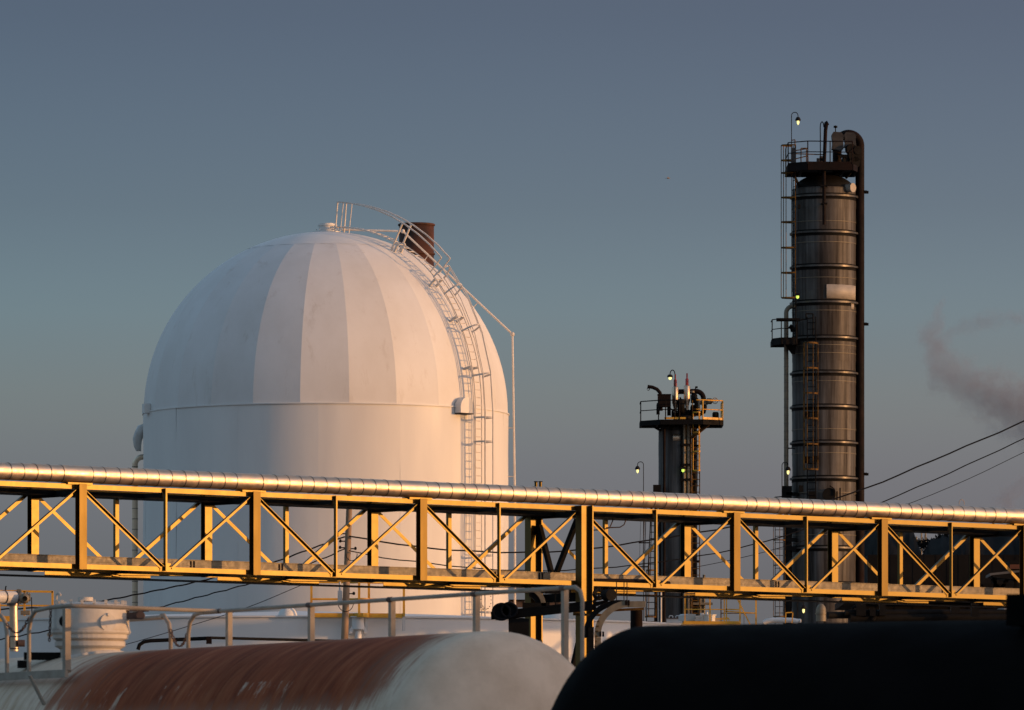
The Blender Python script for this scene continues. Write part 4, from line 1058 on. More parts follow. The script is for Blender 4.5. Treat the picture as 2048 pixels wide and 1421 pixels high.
# long handrail on the far side, over the top to the near side at the manway
hb = 1.0; hh_ = 4.715 - TZ
def railp(a, b, h=hh_): return C_(a, b, h)
m = MB()
m.tube([railp(-.32, hb, .95 + .2)] + [railp(-.32, hb, 1.4), railp(-.32, hb, hh_ - .16), railp(-.27, hb, hh_ - .05), railp(-.14, hb, hh_ - .0)] + [railp(9.35 * i / 8, hb) for i in range(0, 9)], .026, 10)
m.tube([railp(9.35, hb), railp(9.35, -1.0, hh_ + .035), railp(9.45, -1.12, hh_ + .035), railp(9.9, -1.16, hh_ + .03), railp(10.35, -1.16, hh_ + .0), railp(10.5, -1.16, hh_ - .10), railp(10.56, -1.16, hh_ - .25), railp(10.56, -1.16, hh_ - .84)], .028, 10)
hrl = m.build('handrail', M['car_rail'], car)
for a in (.15, 2.35, 4.55, 6.75, 9.35): MB().tube([railp(a - .05, hb), railp(a + .05, hb)], .034, 10).build('coupling', M['chain'], hrl)
for a in (.15, 2.35, 4.55, 6.75, 9.10):
    MB().box(railp(a, hb, (hh_ + .95) / 2), (.075, .012, hh_ - .95), (AV, WV, Z)).box(railp(a, hb + .04, (hh_ + .95) / 2), (.012, .07, hh_ - .95), (AV, WV, Z)).build('rail_post', M['car_rail'], car)
MB().box(railp(-.05, hb + .02, 1.0), (.75, .30, .05), (AV, WV, Z)).build('rail_bracket', M['car_rail'], car)
# near-side angle post, walkway edge and straps
MB().box(railp(9.45, -1.12, hh_ / 2 + .60), (.018, .080, hh_ - 1.22 + .02), (AV, WV, Z)).box(railp(9.49, -1.155, hh_ / 2 + .60), (.075, .012, hh_ - 1.22 + .02), (AV, WV, Z)).build('rail_post', M['car_rail'], car)
wk = MB(); wk.box(railp(11.15, -1.16, 1.19), (3.5, .05, .10), (AV, WV, Z)).box(railp(11.15, -1.13, 1.235), (3.5, .10, .012), (AV, WV, Z))
wk.build('walkway_edge', M['car_rail'], car)
MB().box(railp(9.85, -1.33, .90), (.075, .02, .62), (AV, (WV + Z * .55).normalized(), (Z - WV * .55).normalized())).build('strap', M['car_rail'], car)
# curved grab rails either side of the openings
def grab(a, b, sgn, foot, run):
    m = MB(); m.tube([railp(a, b, foot), railp(a, b, hh_ - .28), railp(a + sgn * .05, b, hh_ - .12), railp(a + sgn * .18, b, hh_ - .03)] + [railp(a + sgn * (.18 + run * i / 4), b, hh_ - .005) for i in range(1, 5)], .028, 10)
    return m.build('grab_rail', M['car_rail'], car)
grab(11.25, -1.16, 1, hh_ - .84, 1.6)
grab(10.25, hb, -1, .95, .75)
grab(10.78, hb, 1, .95, .1)
m = MB(); m.tube([railp(11.0, hb, hh_ - .03), railp(14.5, hb, hh_ - .03)], .032, 10).tube([railp(12.1, hb, hh_ - .16), railp(14.6, hb, hh_ - .16)], .034, 10); m.build('far_rail', M['car_rail'], car)
MB().box(railp(12.55, hb, (hh_ + .6) / 2 - .05), (.09, .014, hh_ - .62), (AV, WV, Z)).box(railp(12.5, hb - .04, (hh_ + .6) / 2 - .05), (.012, .08, hh_ - .62), (AV, WV, Z)).build('rail_post', M['car_rail'], car)
# chains
def chain(p, q, sag, n, name='chain'):
    m = MB(); pts = []
    for i in range(n + 1):
        t = i / n; pts.append(p.lerp(q, t) - Z * (sag * 4 * t * (1 - t)))
    for i in range(n):
        c = (pts[i] + pts[i + 1]) / 2; d = (pts[i + 1] - pts[i]); L = d.length * .66; d.normalize()
        u = d.cross(Z).normalized() if i % 2 else d.cross(d.cross(V((0.3, 1, 0)))).normalized()
        m.tube([c + d * (math.cos(2 * PI * k / 8) * L) + u * (math.sin(2 * PI * k / 8) * .020) for k in range(9)], .0075, 5, caps=False)
    return m.build(name, M['chain'], car)
chain(railp(10.25, hb, hh_ - .22), railp(10.78, hb, hh_ - .20), .22, 18)
chain(railp(10.56, -1.16, hh_ - .08), railp(11.25, -1.16, hh_ - .14), .16, 16)
chain(mo + V((-.50, -.28, .62)), mo + V((-.52, -.30, .16)), .0, 12)
# dark pipe lying behind the rail beyond the barrel
pass

# ================================================================== black tank car
BA = math.radians(62.5); BD = 54.0; RB = 375 / (F / BD)
bc_ = P(1304, 1252 + 375, BD); BV = V((math.sin(BA), -math.cos(BA), 0)); BW = V((math.cos(BA), math.sin(BA), 0))
blk = root('black_tank_car', 'black railway tank car, an unlit rounded silhouette at the bottom right', 'tank car', V((bc_.x, bc_.y, 0)), math.atan2(BV.y, BV.x))
m = MB(); L2 = 12.5
hd = [(RB * math.cos(a * PI / 36), .76 * math.sin(a * PI / 36)) for a in range(0, 19)]
prof = [(1e-3, -.76)] + [(r, -h) for r, h in hd[-2:0:-1]] + [(RB, L2 * i / 6) for i in range(7)] + [(r, L2 + h) for r, h in hd[1:-1]] + [(1e-3, L2 + .76)]
m.lathe(bc_, prof, 120, ax=(BW, Z, BV)); m.build('tank_shell', M['black_car'], blk)
def Bk(a, b, h): return bc_ + BV * a + BW * b + Z * h
m = MB().box(Bk(4.05, 0, RB + .05), (1.3, 1.5, .24), (BV, BW, Z)).cyl(Bk(4.1, 0, RB - .05), .5, .5, 32); m.build('manway_box', M['black_car'], blk)
zb_ = -bc_.z
uf = MB().box(Bk(L2 / 2, 0, zb_ + .95), (L2 + 2.2, .5, .3), (BV, BW, Z))
for a in (1.0, L2 - 1.0): uf.box(Bk(a, 0, zb_ + .95), (.4, 2.4, .5), (BV, BW, Z))
uf.build('underframe', M['black_steel'], blk)
for a in (1.0, L2 - 1.0):
    g_ = MB()
    for b in (-.78, .78): g_.box(Bk(a, b, zb_ + .55), (2.2, .16, .24), (BV, BW, Z))
    bo = g_.build('bogie', M['black_steel'], blk)
    for da in (-.85, .85):
        wm = MB(); wm.tube([Bk(a + da, -.75, zb_ + .46), Bk(a + da, .75, zb_ + .46)], .07, 10)
        for b in (-.74, .66): wm.cyl(Bk(a + da, b, zb_ + .46), .42, .09, 28, (BV, Z, BW))
        wm.build('wheelset', M['rail_steel'], bo)
# tracks
for o, d_, w_, nm in ((V((S0.x, S0.y, 0)), AV, WV, 'white'), (V((bc_.x, bc_.y, 0)), BV, BW, 'black')):
    m = MB()
    for b in (-.73, .73): m.box(o + d_ * 8 + w_ * b + Z * .02, (34, .07, .04), (d_, w_, Z))
    kind(m.build('railway_track', M['rail_steel'], origin=o + d_ * 8), 'structure')

# unseen building added outside the frame to throw shade over the rail cars
sp_ = V((sdir.x, sdir.y, 0)).normalized(); pp = V((-sp_.y, sp_.x, 0))
wc = V((-4, 72, 0)) + sp_ * 96
wh = root('occluder', 'added unseen gabled warehouse standing beside the railway yard to the right', 'occluder', wc)
hW = 12.2
prof = [(-13, 0), (-13, hW - 1.5), (0, hW + .7), (13, hW - 1.5), (13, 0)]
m = MB().prism([wc - pp * 46 + sp_ * a + Z * h for a, h in prof], pp * 86); m.build('wall', M['occluder'], wh)
m = MB()
for sg in (-1, 1): m.add([wc - pp * 46.4 + sp_ * (sg * 13.3) + Z * (hW - 1.50), wc + pp * 40.4 + sp_ * (sg * 13.3) + Z * (hW - 1.50), wc + pp * 40.4 + Z * (hW + .78), wc - pp * 46.4 + Z * (hW + .78)], [(0, 1, 2, 3)])
m.build('roof', M['shed_roof'], wh)
for k in (-30, -10, 10, 28): MB().box(wc + pp * k - sp_ * 13.04 + Z * 2, (.12, 4.0, 4.0), (sp_, pp, Z)).build('door', M['shed'], wh)

# ================================================================== loading gear by the trestle
gd = 173.0
arm = root('loading_boom', 'dark drooping loading boom with a coiled hose lying on its end beside the trestle', 'loading boom', P(1180, 1222, gd))
m = MB()
e0, e1 = P(982, 1232, gd + .6), P(1184, 1216, gd)
d_ = (e1 - e0).normalized(); s_ = d_.cross(Z).normalized()
m.beam(e0, e1 + Z * .04, .012, .20); m.beam(e0 - s_ * .55 + Z * .04, e1 - s_ * .55 + Z * .08, .55, .02)
m.beam(e0 + Z * .10 + d_ * .7, e1 + Z * .16, .03, .05); m.beam(e0 - Z * .02 - s_ * .5, e1 + Z * .04 - s_ * .5, .03, .16)
ch_ = m.build('trough', M['black_steel'], arm)
for x, y, r in ((1003, 1222, .22), (1018, 1219, .20)):
    m = MB(); random.seed(int(x))
    for k in range(5): m.tube([P(x, y + 2, gd + .25 + .08 * k) + V((math.cos(2 * PI * i / 22) * r * (1 - .05 * k), 0, math.sin(2 * PI * i / 22) * r * .9 * (1 - .04 * k))) for i in range(23)], .038, 7, caps=False)
    m.cyl(P(x, y + 2, gd + .30), r * .86, .30, 22, frame_from(V((0, 1, 0)))); m.build('hose_coil', M['cable'], arm)
MB().prism([P(1017, 1238, gd + .3), P(1044, 1236, gd + .3), P(1058, 1238, gd + .3), P(1058, 1290, gd + .3), P(1017, 1290, gd + .3)], V((0, .25, 0))).build('counterweight', M['black_steel'], arm)
MB().beam(P(1146, 1229, gd - .1), P(1212, 1231, gd - .1), .06, .06).beam(P(1146, 1226, gd - .2), P(1170, 1226, gd - .2), .05, .04).build('pivot_pin', M['dull_yellow'], arm)
bd = root('dark_tray_bend', 'dark quarter bend of cable tray curving down behind the handrail between the trestle columns', 'cable tray', P(1085, 1225, gd + 2))
def trayarc(c, r0, r1, a0, a1, yo, n=16):
    inn = [c + V((r0 * math.cos(a0 + (a1 - a0) * i / n), yo, r0 * math.sin(a0 + (a1 - a0) * i / n))) for i in range(n + 1)]
    out = [c + V((r1 * math.cos(a0 + (a1 - a0) * i / n), yo, r1 * math.sin(a0 + (a1 - a0) * i / n))) for i in range(n + 1)]
    return inn, out
def strip(m, inn, out, ext):
    n = len(inn)
    for i in range(n - 1): m.prism([inn[i], inn[i + 1], out[i + 1], out[i]], ext)
    return m
kg = F / gd
c = P(1052, 1212, gd + 2)
inn, out = trayarc(c, .40, .52, 0.0, 1.25, 0)
strip(MB(), inn, out, V((0, .02, 0))).build('side_rail', M['galv'], bd)
inn, out = trayarc(c, .26, .40, -.1, 1.3, .05)
strip(MB(), inn, out, V((0, .5, 0))).build('tray_floor', M['black_steel'], bd)
m = MB().box(P(1072, 1218, gd + 2.2), (.7, .4, .3)).beam(P(1090, 1185, gd + 2.2), P(1142, 1183, gd + 2.2), .05, .08).beam(P(1111, 1186, gd + 2.2), P(1111, 1216, gd + 2.2), .03, .03); m.build('mounting_bar', M['black_steel'], bd)
tb_ = root('tray_bend', 'galvanised C shaped cable tray bend curving down beside the right trestle column', 'cable tray', P(1205, 1300, gd - 1))
c = P(1258, 1271, gd - 1); r_o = 69 / kg; r_i = 56 / kg
inn, out = trayarc(c, r_i, r_o, PI * .5, PI * 1.02, 0, 20)
sr = MB(); strip(sr, inn, out, V((0, .03, 0)))
sr.box(P(1273.5, 1209, gd - 1) + V((0, .015, 0)), (35 / kg, .03, 12.4 / kg)); sr.box(P(1201, 1285, gd - 1) + V((-.07, .015, -.25)), (12.6 / kg, .03, .75))
sr.build('side_rail', M['galv'], tb_)
inn, out = trayarc(c + V((-.26, 0, 0)), r_i + .05, r_o + .02, PI * .42, PI * 1.02, .10, 20)
fl = MB(); strip(fl, inn, out, V((0, .45, 0))); fl.box(P(1182, 1290, gd - .8), (.14, .4, .9)); fl.build('tray_floor', M['black_steel'], tb_)
m = MB()
for i in range(7): m.box(P(1196.5, 1243 + 10 * i, gd - .95) + V((-.015 * i, 0, 0)), (.05, .3, .025))
m.build('rungs', M['dull_yellow'], tb_)
m = MB()
for x, y in ((1252, 1208), (1201, 1271)): m.box(P(x, y, gd - 1) + V((0, -.012, .03)), (.05, .03, .13)).box(P(x + 3, y, gd - 1) + V((0.03, -.012, .03)), (.05, .03, .13))
m.build('splice_plate', M['dark_pipe'], tb_)
MB().beam(P(1226, 1221, gd - .6), P(1288, 1218, gd - .6), .12, .06).build('support_beam', M['dull_yellow'], tb_)
m = MB()
for x in (1233, 1248, 1254): m.tube([P(x, 1165, gd - .6), P(x, 1209, gd - .6)], .012, 4)
m.build('hanger_rods', M['lamp_dark'], tb_)
MB().tube([P(1273, 1221, gd + 8), P(1273, 1270, gd + 8)], .17, 10).build('riser_duct', M['red'] if False else M['dark_pipe'], tb_)
pw = root('pulley_block', 'pair of dark pulley wheels with strapped drum hanging beside the trestle under the bridge', 'pulley', P(1208, 1200, gd - .5))
m = MB()
for x, y, r in ((1195, 1189, .20), (1211, 1190, .24)):
    pass
ax_ = frame_from(V((.5, -1, 0)))
MB().ring(P(1196, 1189, gd - .4), .08, .16, .07, 26, ax_).build('wheel', M['black_steel'], pw)
MB().cyl(P(1212, 1191, gd - .7), .15, .30, 26, ax_).build('drum', M['black_steel'], pw)
MB().beam(P(1186, 1205, gd - .5), P(1200, 1192, gd - .5), .05, .08).beam(P(1186, 1209, gd - .5), P(1216, 1204, gd - .5), .07, .10).beam(P(1190, 1174, gd - .4), P(1258, 1176, gd - .4), .06, .04).build('hanger', M['black_steel'], pw)
# old hose and boards lying on the tray
bs = root('hose_bundle', 'flattened brown hose bundle lying on the bridge tray right of the trestle column', 'hose', B(3.4, .35, ZB + .13))
m = MB(); m.tube([B(3.13, .35, ZB + .17), B(3.3, .30, ZB + .18), B(3.5, .32, ZB + .17), B(3.66, .35, ZB + .16)], [.04, .05, .07, .05], 8); m.build('hose', M['dark_pipe'], bs)
lk = root('cable_loop', 'slack brown wires looping under the bridge top chord right of the trestle', 'wire', B(3.3, .5, ZT - .9))
m = MB(); 
m.tube([P(1184, 1061, 178)] + [P(1184 + 41 * t, 1061 - 1 * t - 5 * t * t, 178) for t in (.3, .6, .85)] + [P(1223, 1048, 178), P(1226, 1040, 178), P(1226, 1024, 178)], .016, 5)
m.tube([P(1212, 1056, 178.2), P(1240, 1055, 178.2), P(1248, 1050, 178.2), P(1252, 1040, 178.2), P(1252, 1024, 178.2)], .016, 5); m.build('wires', M['chain'], lk)

# ================================================================== left loading pipe and its yellow platform rail
ld = 158.0; kl = F / ld
lp_ = root('loading_pipe', 'silver lagged loading pipe with a valve and a drop leg at the far left', 'pipe', P(27, 1305, ld))
def L_(x, y, dd=0): return P(x, y, ld + dd)
m = MB().tube([L_(36, 1195.5) - U * 2.2, L_(36, 1195.5)], 12.5 / kl, 22); hp = m.build('horizontal_jacket', M['grey_paint'], lp_)
m = MB()
for x in (9, 30): m.lathe(L_(36, 1195.5) - U * ((36 - x) / kl / .756), [(12.5 / kl + .004, 0), (12.5 / kl + .012, 0), (12.5 / kl + .012, .03), (12.5 / kl + .004, .03)], 24, ax=frame_from(U))
m.build('bands', M['band'], hp)
m = MB().tube([L_(27, 1207), L_(29, 1303)], 8.3 / kl, 20); dl = m.build('drop_leg', M['jacket'], lp_)
m = MB()
for y in (1275, 1299): m.ring(L_(28.5, y), 8.3 / kl, 8.3 / kl + .012, .03, 24)
m.ring(L_(26, 1212), .02, 12.5 / kl, .05, 24)
m.build('bands', M['band'], dl)
m = MB(); fx = frame_from(V((1, .05, 0)))
for x, r in ((36, 13.5), (40, 13.5), (47, 9), (53, 11.5), (58, 8)): m.cyl(L_(x, 1195), r / kl, .035, 20, fx)
m.tube([L_(36, 1195), L_(60, 1195)], 6 / kl, 12); m.lathe(L_(48, 1198, -.2), [(.001, 0), (.12, .02), (.12, .1), (.06, .16)], 14, ax=frame_from(V((.2, -1, 0))))
m.box(L_(38, 1185), (.10, .12, .14)); m.build('valve', M['galv'], lp_)
MB().box(L_(55, 1199, -.1), (.03, .04, .10)).build('valve_tag', M['red'], lp_)
m = MB().tube([L_(11, 1181), L_(11.5, 1174), L_(13, 1173)], .018, 6).tube([L_(63, 1195), L_(64, 1228)], .012, 5); m.build('hook', M['lamp_dark'], lp_)
MB().cyl(L_(36, 1287, -.1), 7 / kl, .16, 14, fx).build('drain_valve', M['chain'], lp_)
MB().box(L_(18, 1285, .1), (.05, .1, .25)).build('support', M['chain'], lp_)
yr = root('loading_platform_rail', 'small yellow guard rail frame behind the silver loading pipe at the far left', 'guard rail', P(48, 1250, 164))
def Y_(x, y, dd=0): return P(x, y, 164 + dd)
m = MB()
for a, b, w_ in (((-40, 1182), (106, 1184), .05), ((-40, 1211), (104, 1212), .04)): m.beam(Y_(*a), Y_(*b), w_, w_)
m.build('rail', M['yellow'], yr)
for x, y0 in ((105, 1212), (49, 1232), (-1, 1240)): MB().beam(Y_(x, 1183), Y_(x, y0), .05, .05).build('post', M['yellow'], yr)
MB().beam(Y_(-40, 1238, -1), Y_(22, 1238, -1), .06, .13).build('toe_board', M['yellow'], yr)
MB().beam(Y_(42, 1226, -.5), Y_(60, 1226, -.5), .3, .1).build('bracket', M['galv'], yr)
# black pipe run behind the tank car rail
bp = root('black_pipe_run', 'black pipe with a square bracket running low behind the tank car handrail', 'pipe', P(420, 1285, 150))
k_ = F / 150
m = MB().tube([P(276, 1300, 150), P(279, 1290, 150), P(288, 1284, 150), P(300, 1282, 150), P(418, 1277, 150)], 4 / k_, 10).tube([P(420, 1276, 150), P(700, 1283, 152)], 3 / k_, 10); m.build('pipe', M['black_steel'], bp)
MB().box(P(418, 1281, 149.9), (.12, .12, .16)).build('bracket', M['dark_pipe'], bp)

# ================================================================== yellow loading platform right of the trestle
pd = 196.0; kp = F / pd
def R_(x, y, dd=0): return P(x, y, pd + dd)
yp = root('loading_platform', 'yellow railed loading platform with a sloping stair rail seen above the black tank car', 'platform', R_(1410, 1247) * V((1, 1, 0)))
def yb(name, segs, w_, mt='yellow', dd=0):
    m = MB()
    for a, b in segs: m.beam(R_(a[0], a[1], dd), R_(b[0], b[1], dd), w_, w_)
    return m.build(name, M[mt], yp)
MB().beam(R_(1367, 1246), R_(1454, 1246), .05, .09).beam(R_(1454, 1246), R_(1478, 1246), .05, .09).box(R_(1420, 1249, .8), (1.65, 1.6, .05)).build('deck_edge', M['yellow'], yp)
yb('rail', (((1368, 1219), (1452, 1219.5)), ((1368, 1190), (1452, 1190))), .028)
for x in (1370, 1420, 1448.5, 1453): yb('post', (((x, 1190), (x, 1247)),), .034 if x != 1420 else .045)
yb('rail', (((1448, 1193), (1513, 1197)), ((1450, 1223), (1512, 1227)), ((1452, 1219), (1478, 1220))), .034)
for x in (1480, 1512): yb('post', (((x, 1194), (x, 1252)),), .045)
yb('stair_stringer', (((1472, 1193), (1500, 1249)),), .035)
yb('rail', (((1442, 1199), (1510, 1198)), ((1442, 1227), (1510, 1227))), .026, 'dull_yellow', 1.6)
yb('post', (((1442, 1199), (1442, 1245)),), .03, 'dull_yellow', 1.6)
yb('post', (((1488, 1227), (1488, 1250)),), .012, 'dull_yellow', 1.6)
yb('ladder_base', (((1430, 1241), (1457, 1238)), ((1430, 1238), (1457, 1236)), ((1458, 1237), (1458, 1245))), .028)
yb('rail', (((1572, 1226), (1587, 1225)),), .03, 'yellow'); yb('post', (((1572, 1226), (1571, 1247)),), .03, 'yellow'); yb('post', (((1586, 1224), (1584, 1247)),), .03, 'yellow')
hb_ = root('white_hatch_box', 'low white hatch box with two hoop handles on the low tank roof edge', 'hatch', R_(1349, 1248, 8))
MB().box(R_(1349, 1242.5, 8), (31 / (F / 204), .5, 9 / (F / 204))).build('box', M['grey_paint'], hb_)
MB().box(R_(1350, 1237.5, 8), (34 / (F / 204), .55, .03)).build('lid', M['chain'], hb_)
for x in (1342, 1355): MB().tube([R_(x - 3.5, 1237, 7.8), R_(x - 3.5, 1233.5, 7.8), R_(x - 2, 1232, 7.8), R_(x + 2, 1232, 7.8), R_(x + 3.5, 1233.5, 7.8), R_(x + 3.5, 1237, 7.8)], .018, 6).build('handle', M['grey_paint'], hb_)
wb = root('white_valve_box', 'stack of white valve bodies and boxes standing on the yellow loading platform', 'valve box', R_(1410, 1243, .6))
m = MB().prism([R_(1373, 1242, .6), R_(1373, 1231, .6), R_(1378, 1228, .6), R_(1392, 1229, .6), R_(1392, 1242, .6)], NN * .35); m.build('bonnet', M['grey_paint'], wb)
m = MB()
for y, w_ in ((1241, 16), (1237, 12), (1234, 15)): m.beam(R_(1396 - w_ / 2 + 2, y, .5), R_(1396 + w_ / 2, y - 1, .5), .12, .05)
m.cyl(R_(1404, 1243, .5), .055, .24, 12); m.build('valve_body', M['tank_white'], wb)
MB().box(R_(1418, 1237, .5), (.28, .24, .19), AX).box(R_(1418, 1230.5, .5), (.32, .28, .03), AX).cyl(R_(1414, 1230, .5), .03, .08, 8).build('cabinet', M['tank_white'], wb)
ch = root('white_tank_head', 'small white horizontal vessel top with end lugs behind the yellow loading platform', 'vessel', R_(1560, 1250, 3))
m = MB().tube([R_(1527, 1247, 3), R_(1533, 1243, 3), R_(1545, 1241, 3), R_(1585, 1241, 3), R_(1596, 1244, 3)], .08, 10).cyl(R_(1526, 1244, 3), .055, .1, 10, frame_from(V((1, -.3, 0)))).cyl(R_(1595, 1242, 3), .06, .1, 10, frame_from(V((1, -.3, 0)))); m.build('vessel_top', M['tank_white'], ch)
sv = root('silver_vent_cap', 'short rounded silver vent cap at the foot of the tallest column', 'vent', P(1642, 1243, 240))
m = MB().lathe(P(1642, 1243, 240), [(.18, 0), (.18, .40), (.15, .52), (.08, .60), (.001, .62)], 18); m.build('cap', M['galv'], sv)
MB().ring(P(1642, 1229, 240), .18, .21, .05, 18).build('band', M['galv'], sv)

# ================================================================== far right: sheds, hill, pylons, smoke
hd_ = 640.0
random.seed(17)
m = MB(); nx, ny = 90, 14; vs = []; fs = []
def ridge(x):
    pts = [(1660, 1110), (1700, 1082), (1735, 1066), (1760, 1060), (1790, 1064), (1815, 1082), (1840, 1092), (1862, 1090), (1885, 1076), (1905, 1066), (1930, 1066), (1990, 1070), (2060, 1062), (2200, 1050), (2400, 1090)]
    for (a, ya), (b, yb_) in zip(pts, pts[1:]):
        if a <= x <= b:
            t = (x - a) / (b - a); t = t * t * (3 - 2 * t); return ya + (yb_ - ya) * t
    return 1110 if x < 1660 else 1090
for i in range(nx + 1):
    x = 1640 + 760 * i / nx; top = P(x, ridge(x), hd_)
    for j in range(ny + 1):
        t = j / ny; f = math.sin(PI * t)
        z = top.z * f + 1.6 * mnoise.noise(V((x * .03, j * .9, 1))) * f + .8 * mnoise.noise(V((x * .11, j * 2.1, 5))) * f
        vs.append(V((top.x * (1 + (t - .5) * .35), hd_ + (t - .5) * 240, max(-.5, z))))
for i in range(nx):
    for j in range(ny):
        a = i * (ny + 1) + j; fs.append((a, a + ny + 1, a + ny + 2, a + 1))
m.add(vs, fs, True); kind(m.build('hill', M['hill'], origin=V((P(1900, 0, hd_).x, hd_, 0))), 'structure')
# scrub along the ridge
m = MB(); random.seed(31)
for i in range(5200):
    x = random.uniform(1650, 2120); t = random.uniform(.42, .54); top = P(x, ridge(x), hd_)
    p = V((top.x * (1 + (t - .5) * .35), hd_ + (t - .5) * 240, top.z * math.sin(PI * t) + random.uniform(-.3, .55) * random.random()))
    s_ = random.uniform(.07, .20); u = V((random.uniform(-1, 1), random.uniform(-1, 1), random.uniform(-1, 1))).normalized(); w_ = u.orthogonal().normalized()
    m.add([p + u * s_, p + w_ * s_ * .6, p - u * s_, p - w_ * s_ * .6], [(0, 1, 2, 3)])
o = m.build('scrub', M['hill'], origin=V((P(1900, 0, hd_).x, hd_, 0))); kind(o, 'stuff'); o['label'] = 'dark scrub covering the ridge of the far hill'
for x, yt, yb_, lab in ((1826, 1074, 1096, 'faint lattice pylon on the hill saddle, the wider one with a crossbar'), (1847, 1063, 1094, 'faint slim lattice pylon on the hill saddle right of the wider pylon')):
    py = root('lattice_pylon', lab, 'pylon', V((P(x, 0, 900).x, 900, 0)), 0, 'lattice pylons on the hill')
    m = MB(); zt = zq(yt, 900); zb_ = zq(yb_ + 60, 900); cx_ = P(x, 0, 900).x; w0 = .55 if x == 1847 else .9
    for sx in (-1, 1):
        for sy in (-1, 1): m.beam(V((cx_ + sx * w0, 900 + sy * w0, 0)), V((cx_ + sx * w0 * .5, 900 + sy * w0 * .5, zt)), .12, .12)
    for k in range(16):
        z0, z1 = zt * k / 16, zt * (k + 1) / 16; w1, w2 = w0 * (1 - .5 * k / 16), w0 * (1 - .5 * (k + 1) / 16)
        m.beam(V((cx_ - w1, 900 - w1, z0)), V((cx_ + w2, 900 - w2, z1)), .07, .07)
    m.build('tower', M['galv'], py)
    if x != 1847: MB().beam(V((cx_ - 1.6, 900, zt - .5)), V((cx_ + 1.6, 900, zt - .5)), .14, .2).build('crossarm', M['galv'], py)
# sheds
def shed(name, label, cat, x0, x1, yt, d, depth, mt, roof=None):
    a, b = P(x0, yt, d), P(x1, yt, d); o = root(name, label, cat, V(((a.x + b.x) / 2, d + depth / 2, 0)))
    m = MB(); n = max(2, int((b.x - a.x) / .35))
    # profiled sheet front, plain sides
    for i in range(n):
        xa, xb = a.x + (b.x - a.x) * i / n, a.x + (b.x - a.x) * (i + 1) / n
        m.box(V(((xa + xb) / 2, d + (.02 if i % 2 else 0), a.z / 2)), (xb - xa, .05, a.z))
    m.box(V(((a.x + b.x) / 2, d + depth / 2 + .05, a.z / 2)), (b.x - a.x - .02, depth, a.z - .02))
    m.build('wall', M[mt], o)
    if roof: MB().box(V(((a.x + b.x) / 2, d + depth / 2, a.z + .12)), (b.x - a.x + 1, depth + 1, .24)).build('roof', M[roof], o)
    return o
shed('pump_house', 'long low dark process shed with flat roof in the shade at the lower right', 'shed', 1716, 2009, 1206, 262, 8, 'shed', 'shed')
shed('pale_shed', 'pale corrugated shed end at the right edge above the black tank car', 'shed', 2008, 2090, 1211, 258, 6, 'siding')
bsd = shed('tall_process_block', 'big dark process building beyond the bridge at the right, below the hill', 'building', 1735, 2110, 1110, 420, 20, 'shed', None)
cn_ = root('conveyor_gallery', 'dark conveyor gallery with pale roof sheet and struts at the right edge', 'conveyor', V((P(2010, 0, 330).x, 330, 0)))
def G_(x, y, dd=0): return P(x, y, 330 + dd)
MB().prism([G_(1980, 1147), G_(2060, 1138), G_(2060, 1142), G_(1980, 1152)], V((0, 3, 0))).build('roof', M['shed_roof'], cn_)
MB().prism([G_(1982, 1151), G_(2060, 1143), G_(2060, 1160), G_(2015, 1158), G_(1990, 1155)], V((0, 2.6, 0))).prism([G_(2018, 1122), G_(2060, 1120), G_(2060, 1140), G_(2020, 1142)], V((0, 2.4, 0))).build('housing', M['shed'], cn_)
MB().box(G_(2034, 1134, -.1), (.7, .1, .22)).build('brown_panel', M['rust_stack'], cn_)  # small rusty brown panel set on the dark housing
m = MB()
for a, b in (((1984, 1158), (2000, 1180)), ((2000, 1180), (2016, 1158)), ((1960, 1172), (2012, 1172)), ((1962, 1172), (1975, 1188)), ((1990, 1156), (1990, 1400)), ((2030, 1158), (2030, 1400))): m.beam(G_(*a, 1), G_(*b, 1), .16, .16)
m.build('strut', M['black_steel'], cn_)
pr_ = root('pipe_rack', 'row of dark horizontal pipes and fittings under the right end of the bridge', 'pipe rack', P(1850, 1260, 225) * V((1, 1, 0)))
m = MB(); random.seed(13)
for (x0, x1, y, r) in ((1655, 1790, 1231, .12), (1690, 2020, 1226, .10), (1700, 2030, 1236, .14)):
    MB().tube([P(x0, y, 225), P(x1, y - 1, 226)], r, 10).build('pipe', M['black_steel'], pr_)
for x in (1722, 1745, 1765, 1910, 1950): MB().box(P(x, 1222 + random.uniform(-4, 4), 225), (random.uniform(.15, .4), .3, random.uniform(.2, .5))).build('valve', M['black_steel'], pr_)
MB().tube([P(1704, 1218, 225), P(1708, 1214, 225), P(1722, 1213, 225)], .05, 6).build('branch_pipe', M['black_steel'], pr_)
MB().tube([P(1745, 1240, 225), P(1752, 1228, 225), P(1768, 1222, 225)], .09, 8).build('branch_pipe', M['black_steel'], pr_)
for x in (1730, 1880, 2010): MB().beam(P(x, 1225, 226), V((P(x, 0, 226).x, 226, 0)), .16, .16).build('support', M['black_steel'], pr_)
rb = root('rusty_beam', 'far rusty brown beam wall seen low between dome tank and trestle', 'beam', P(1090, 1216, 300))
m = MB()
for i in range(14): m.box(P(1019 + 8.5 * i, 1208.5, 300 + (.03 if i % 2 else 0)), (8.4 / 45, .25, 13 / 45))
m.build('beam_web', M['chain'], rb)
MB().box(P(1078, 1201, 299.9), (119 / 45, .4, .05)).build('top_flange', M['dark_pipe'], rb)
m = MB()
for x in (1024, 1132): m.beam(P(x, 1214, 300), V((P(x, 0, 300).x, 300, 0)), .2, .2)
m.build('leg', M['black_steel'], rb)

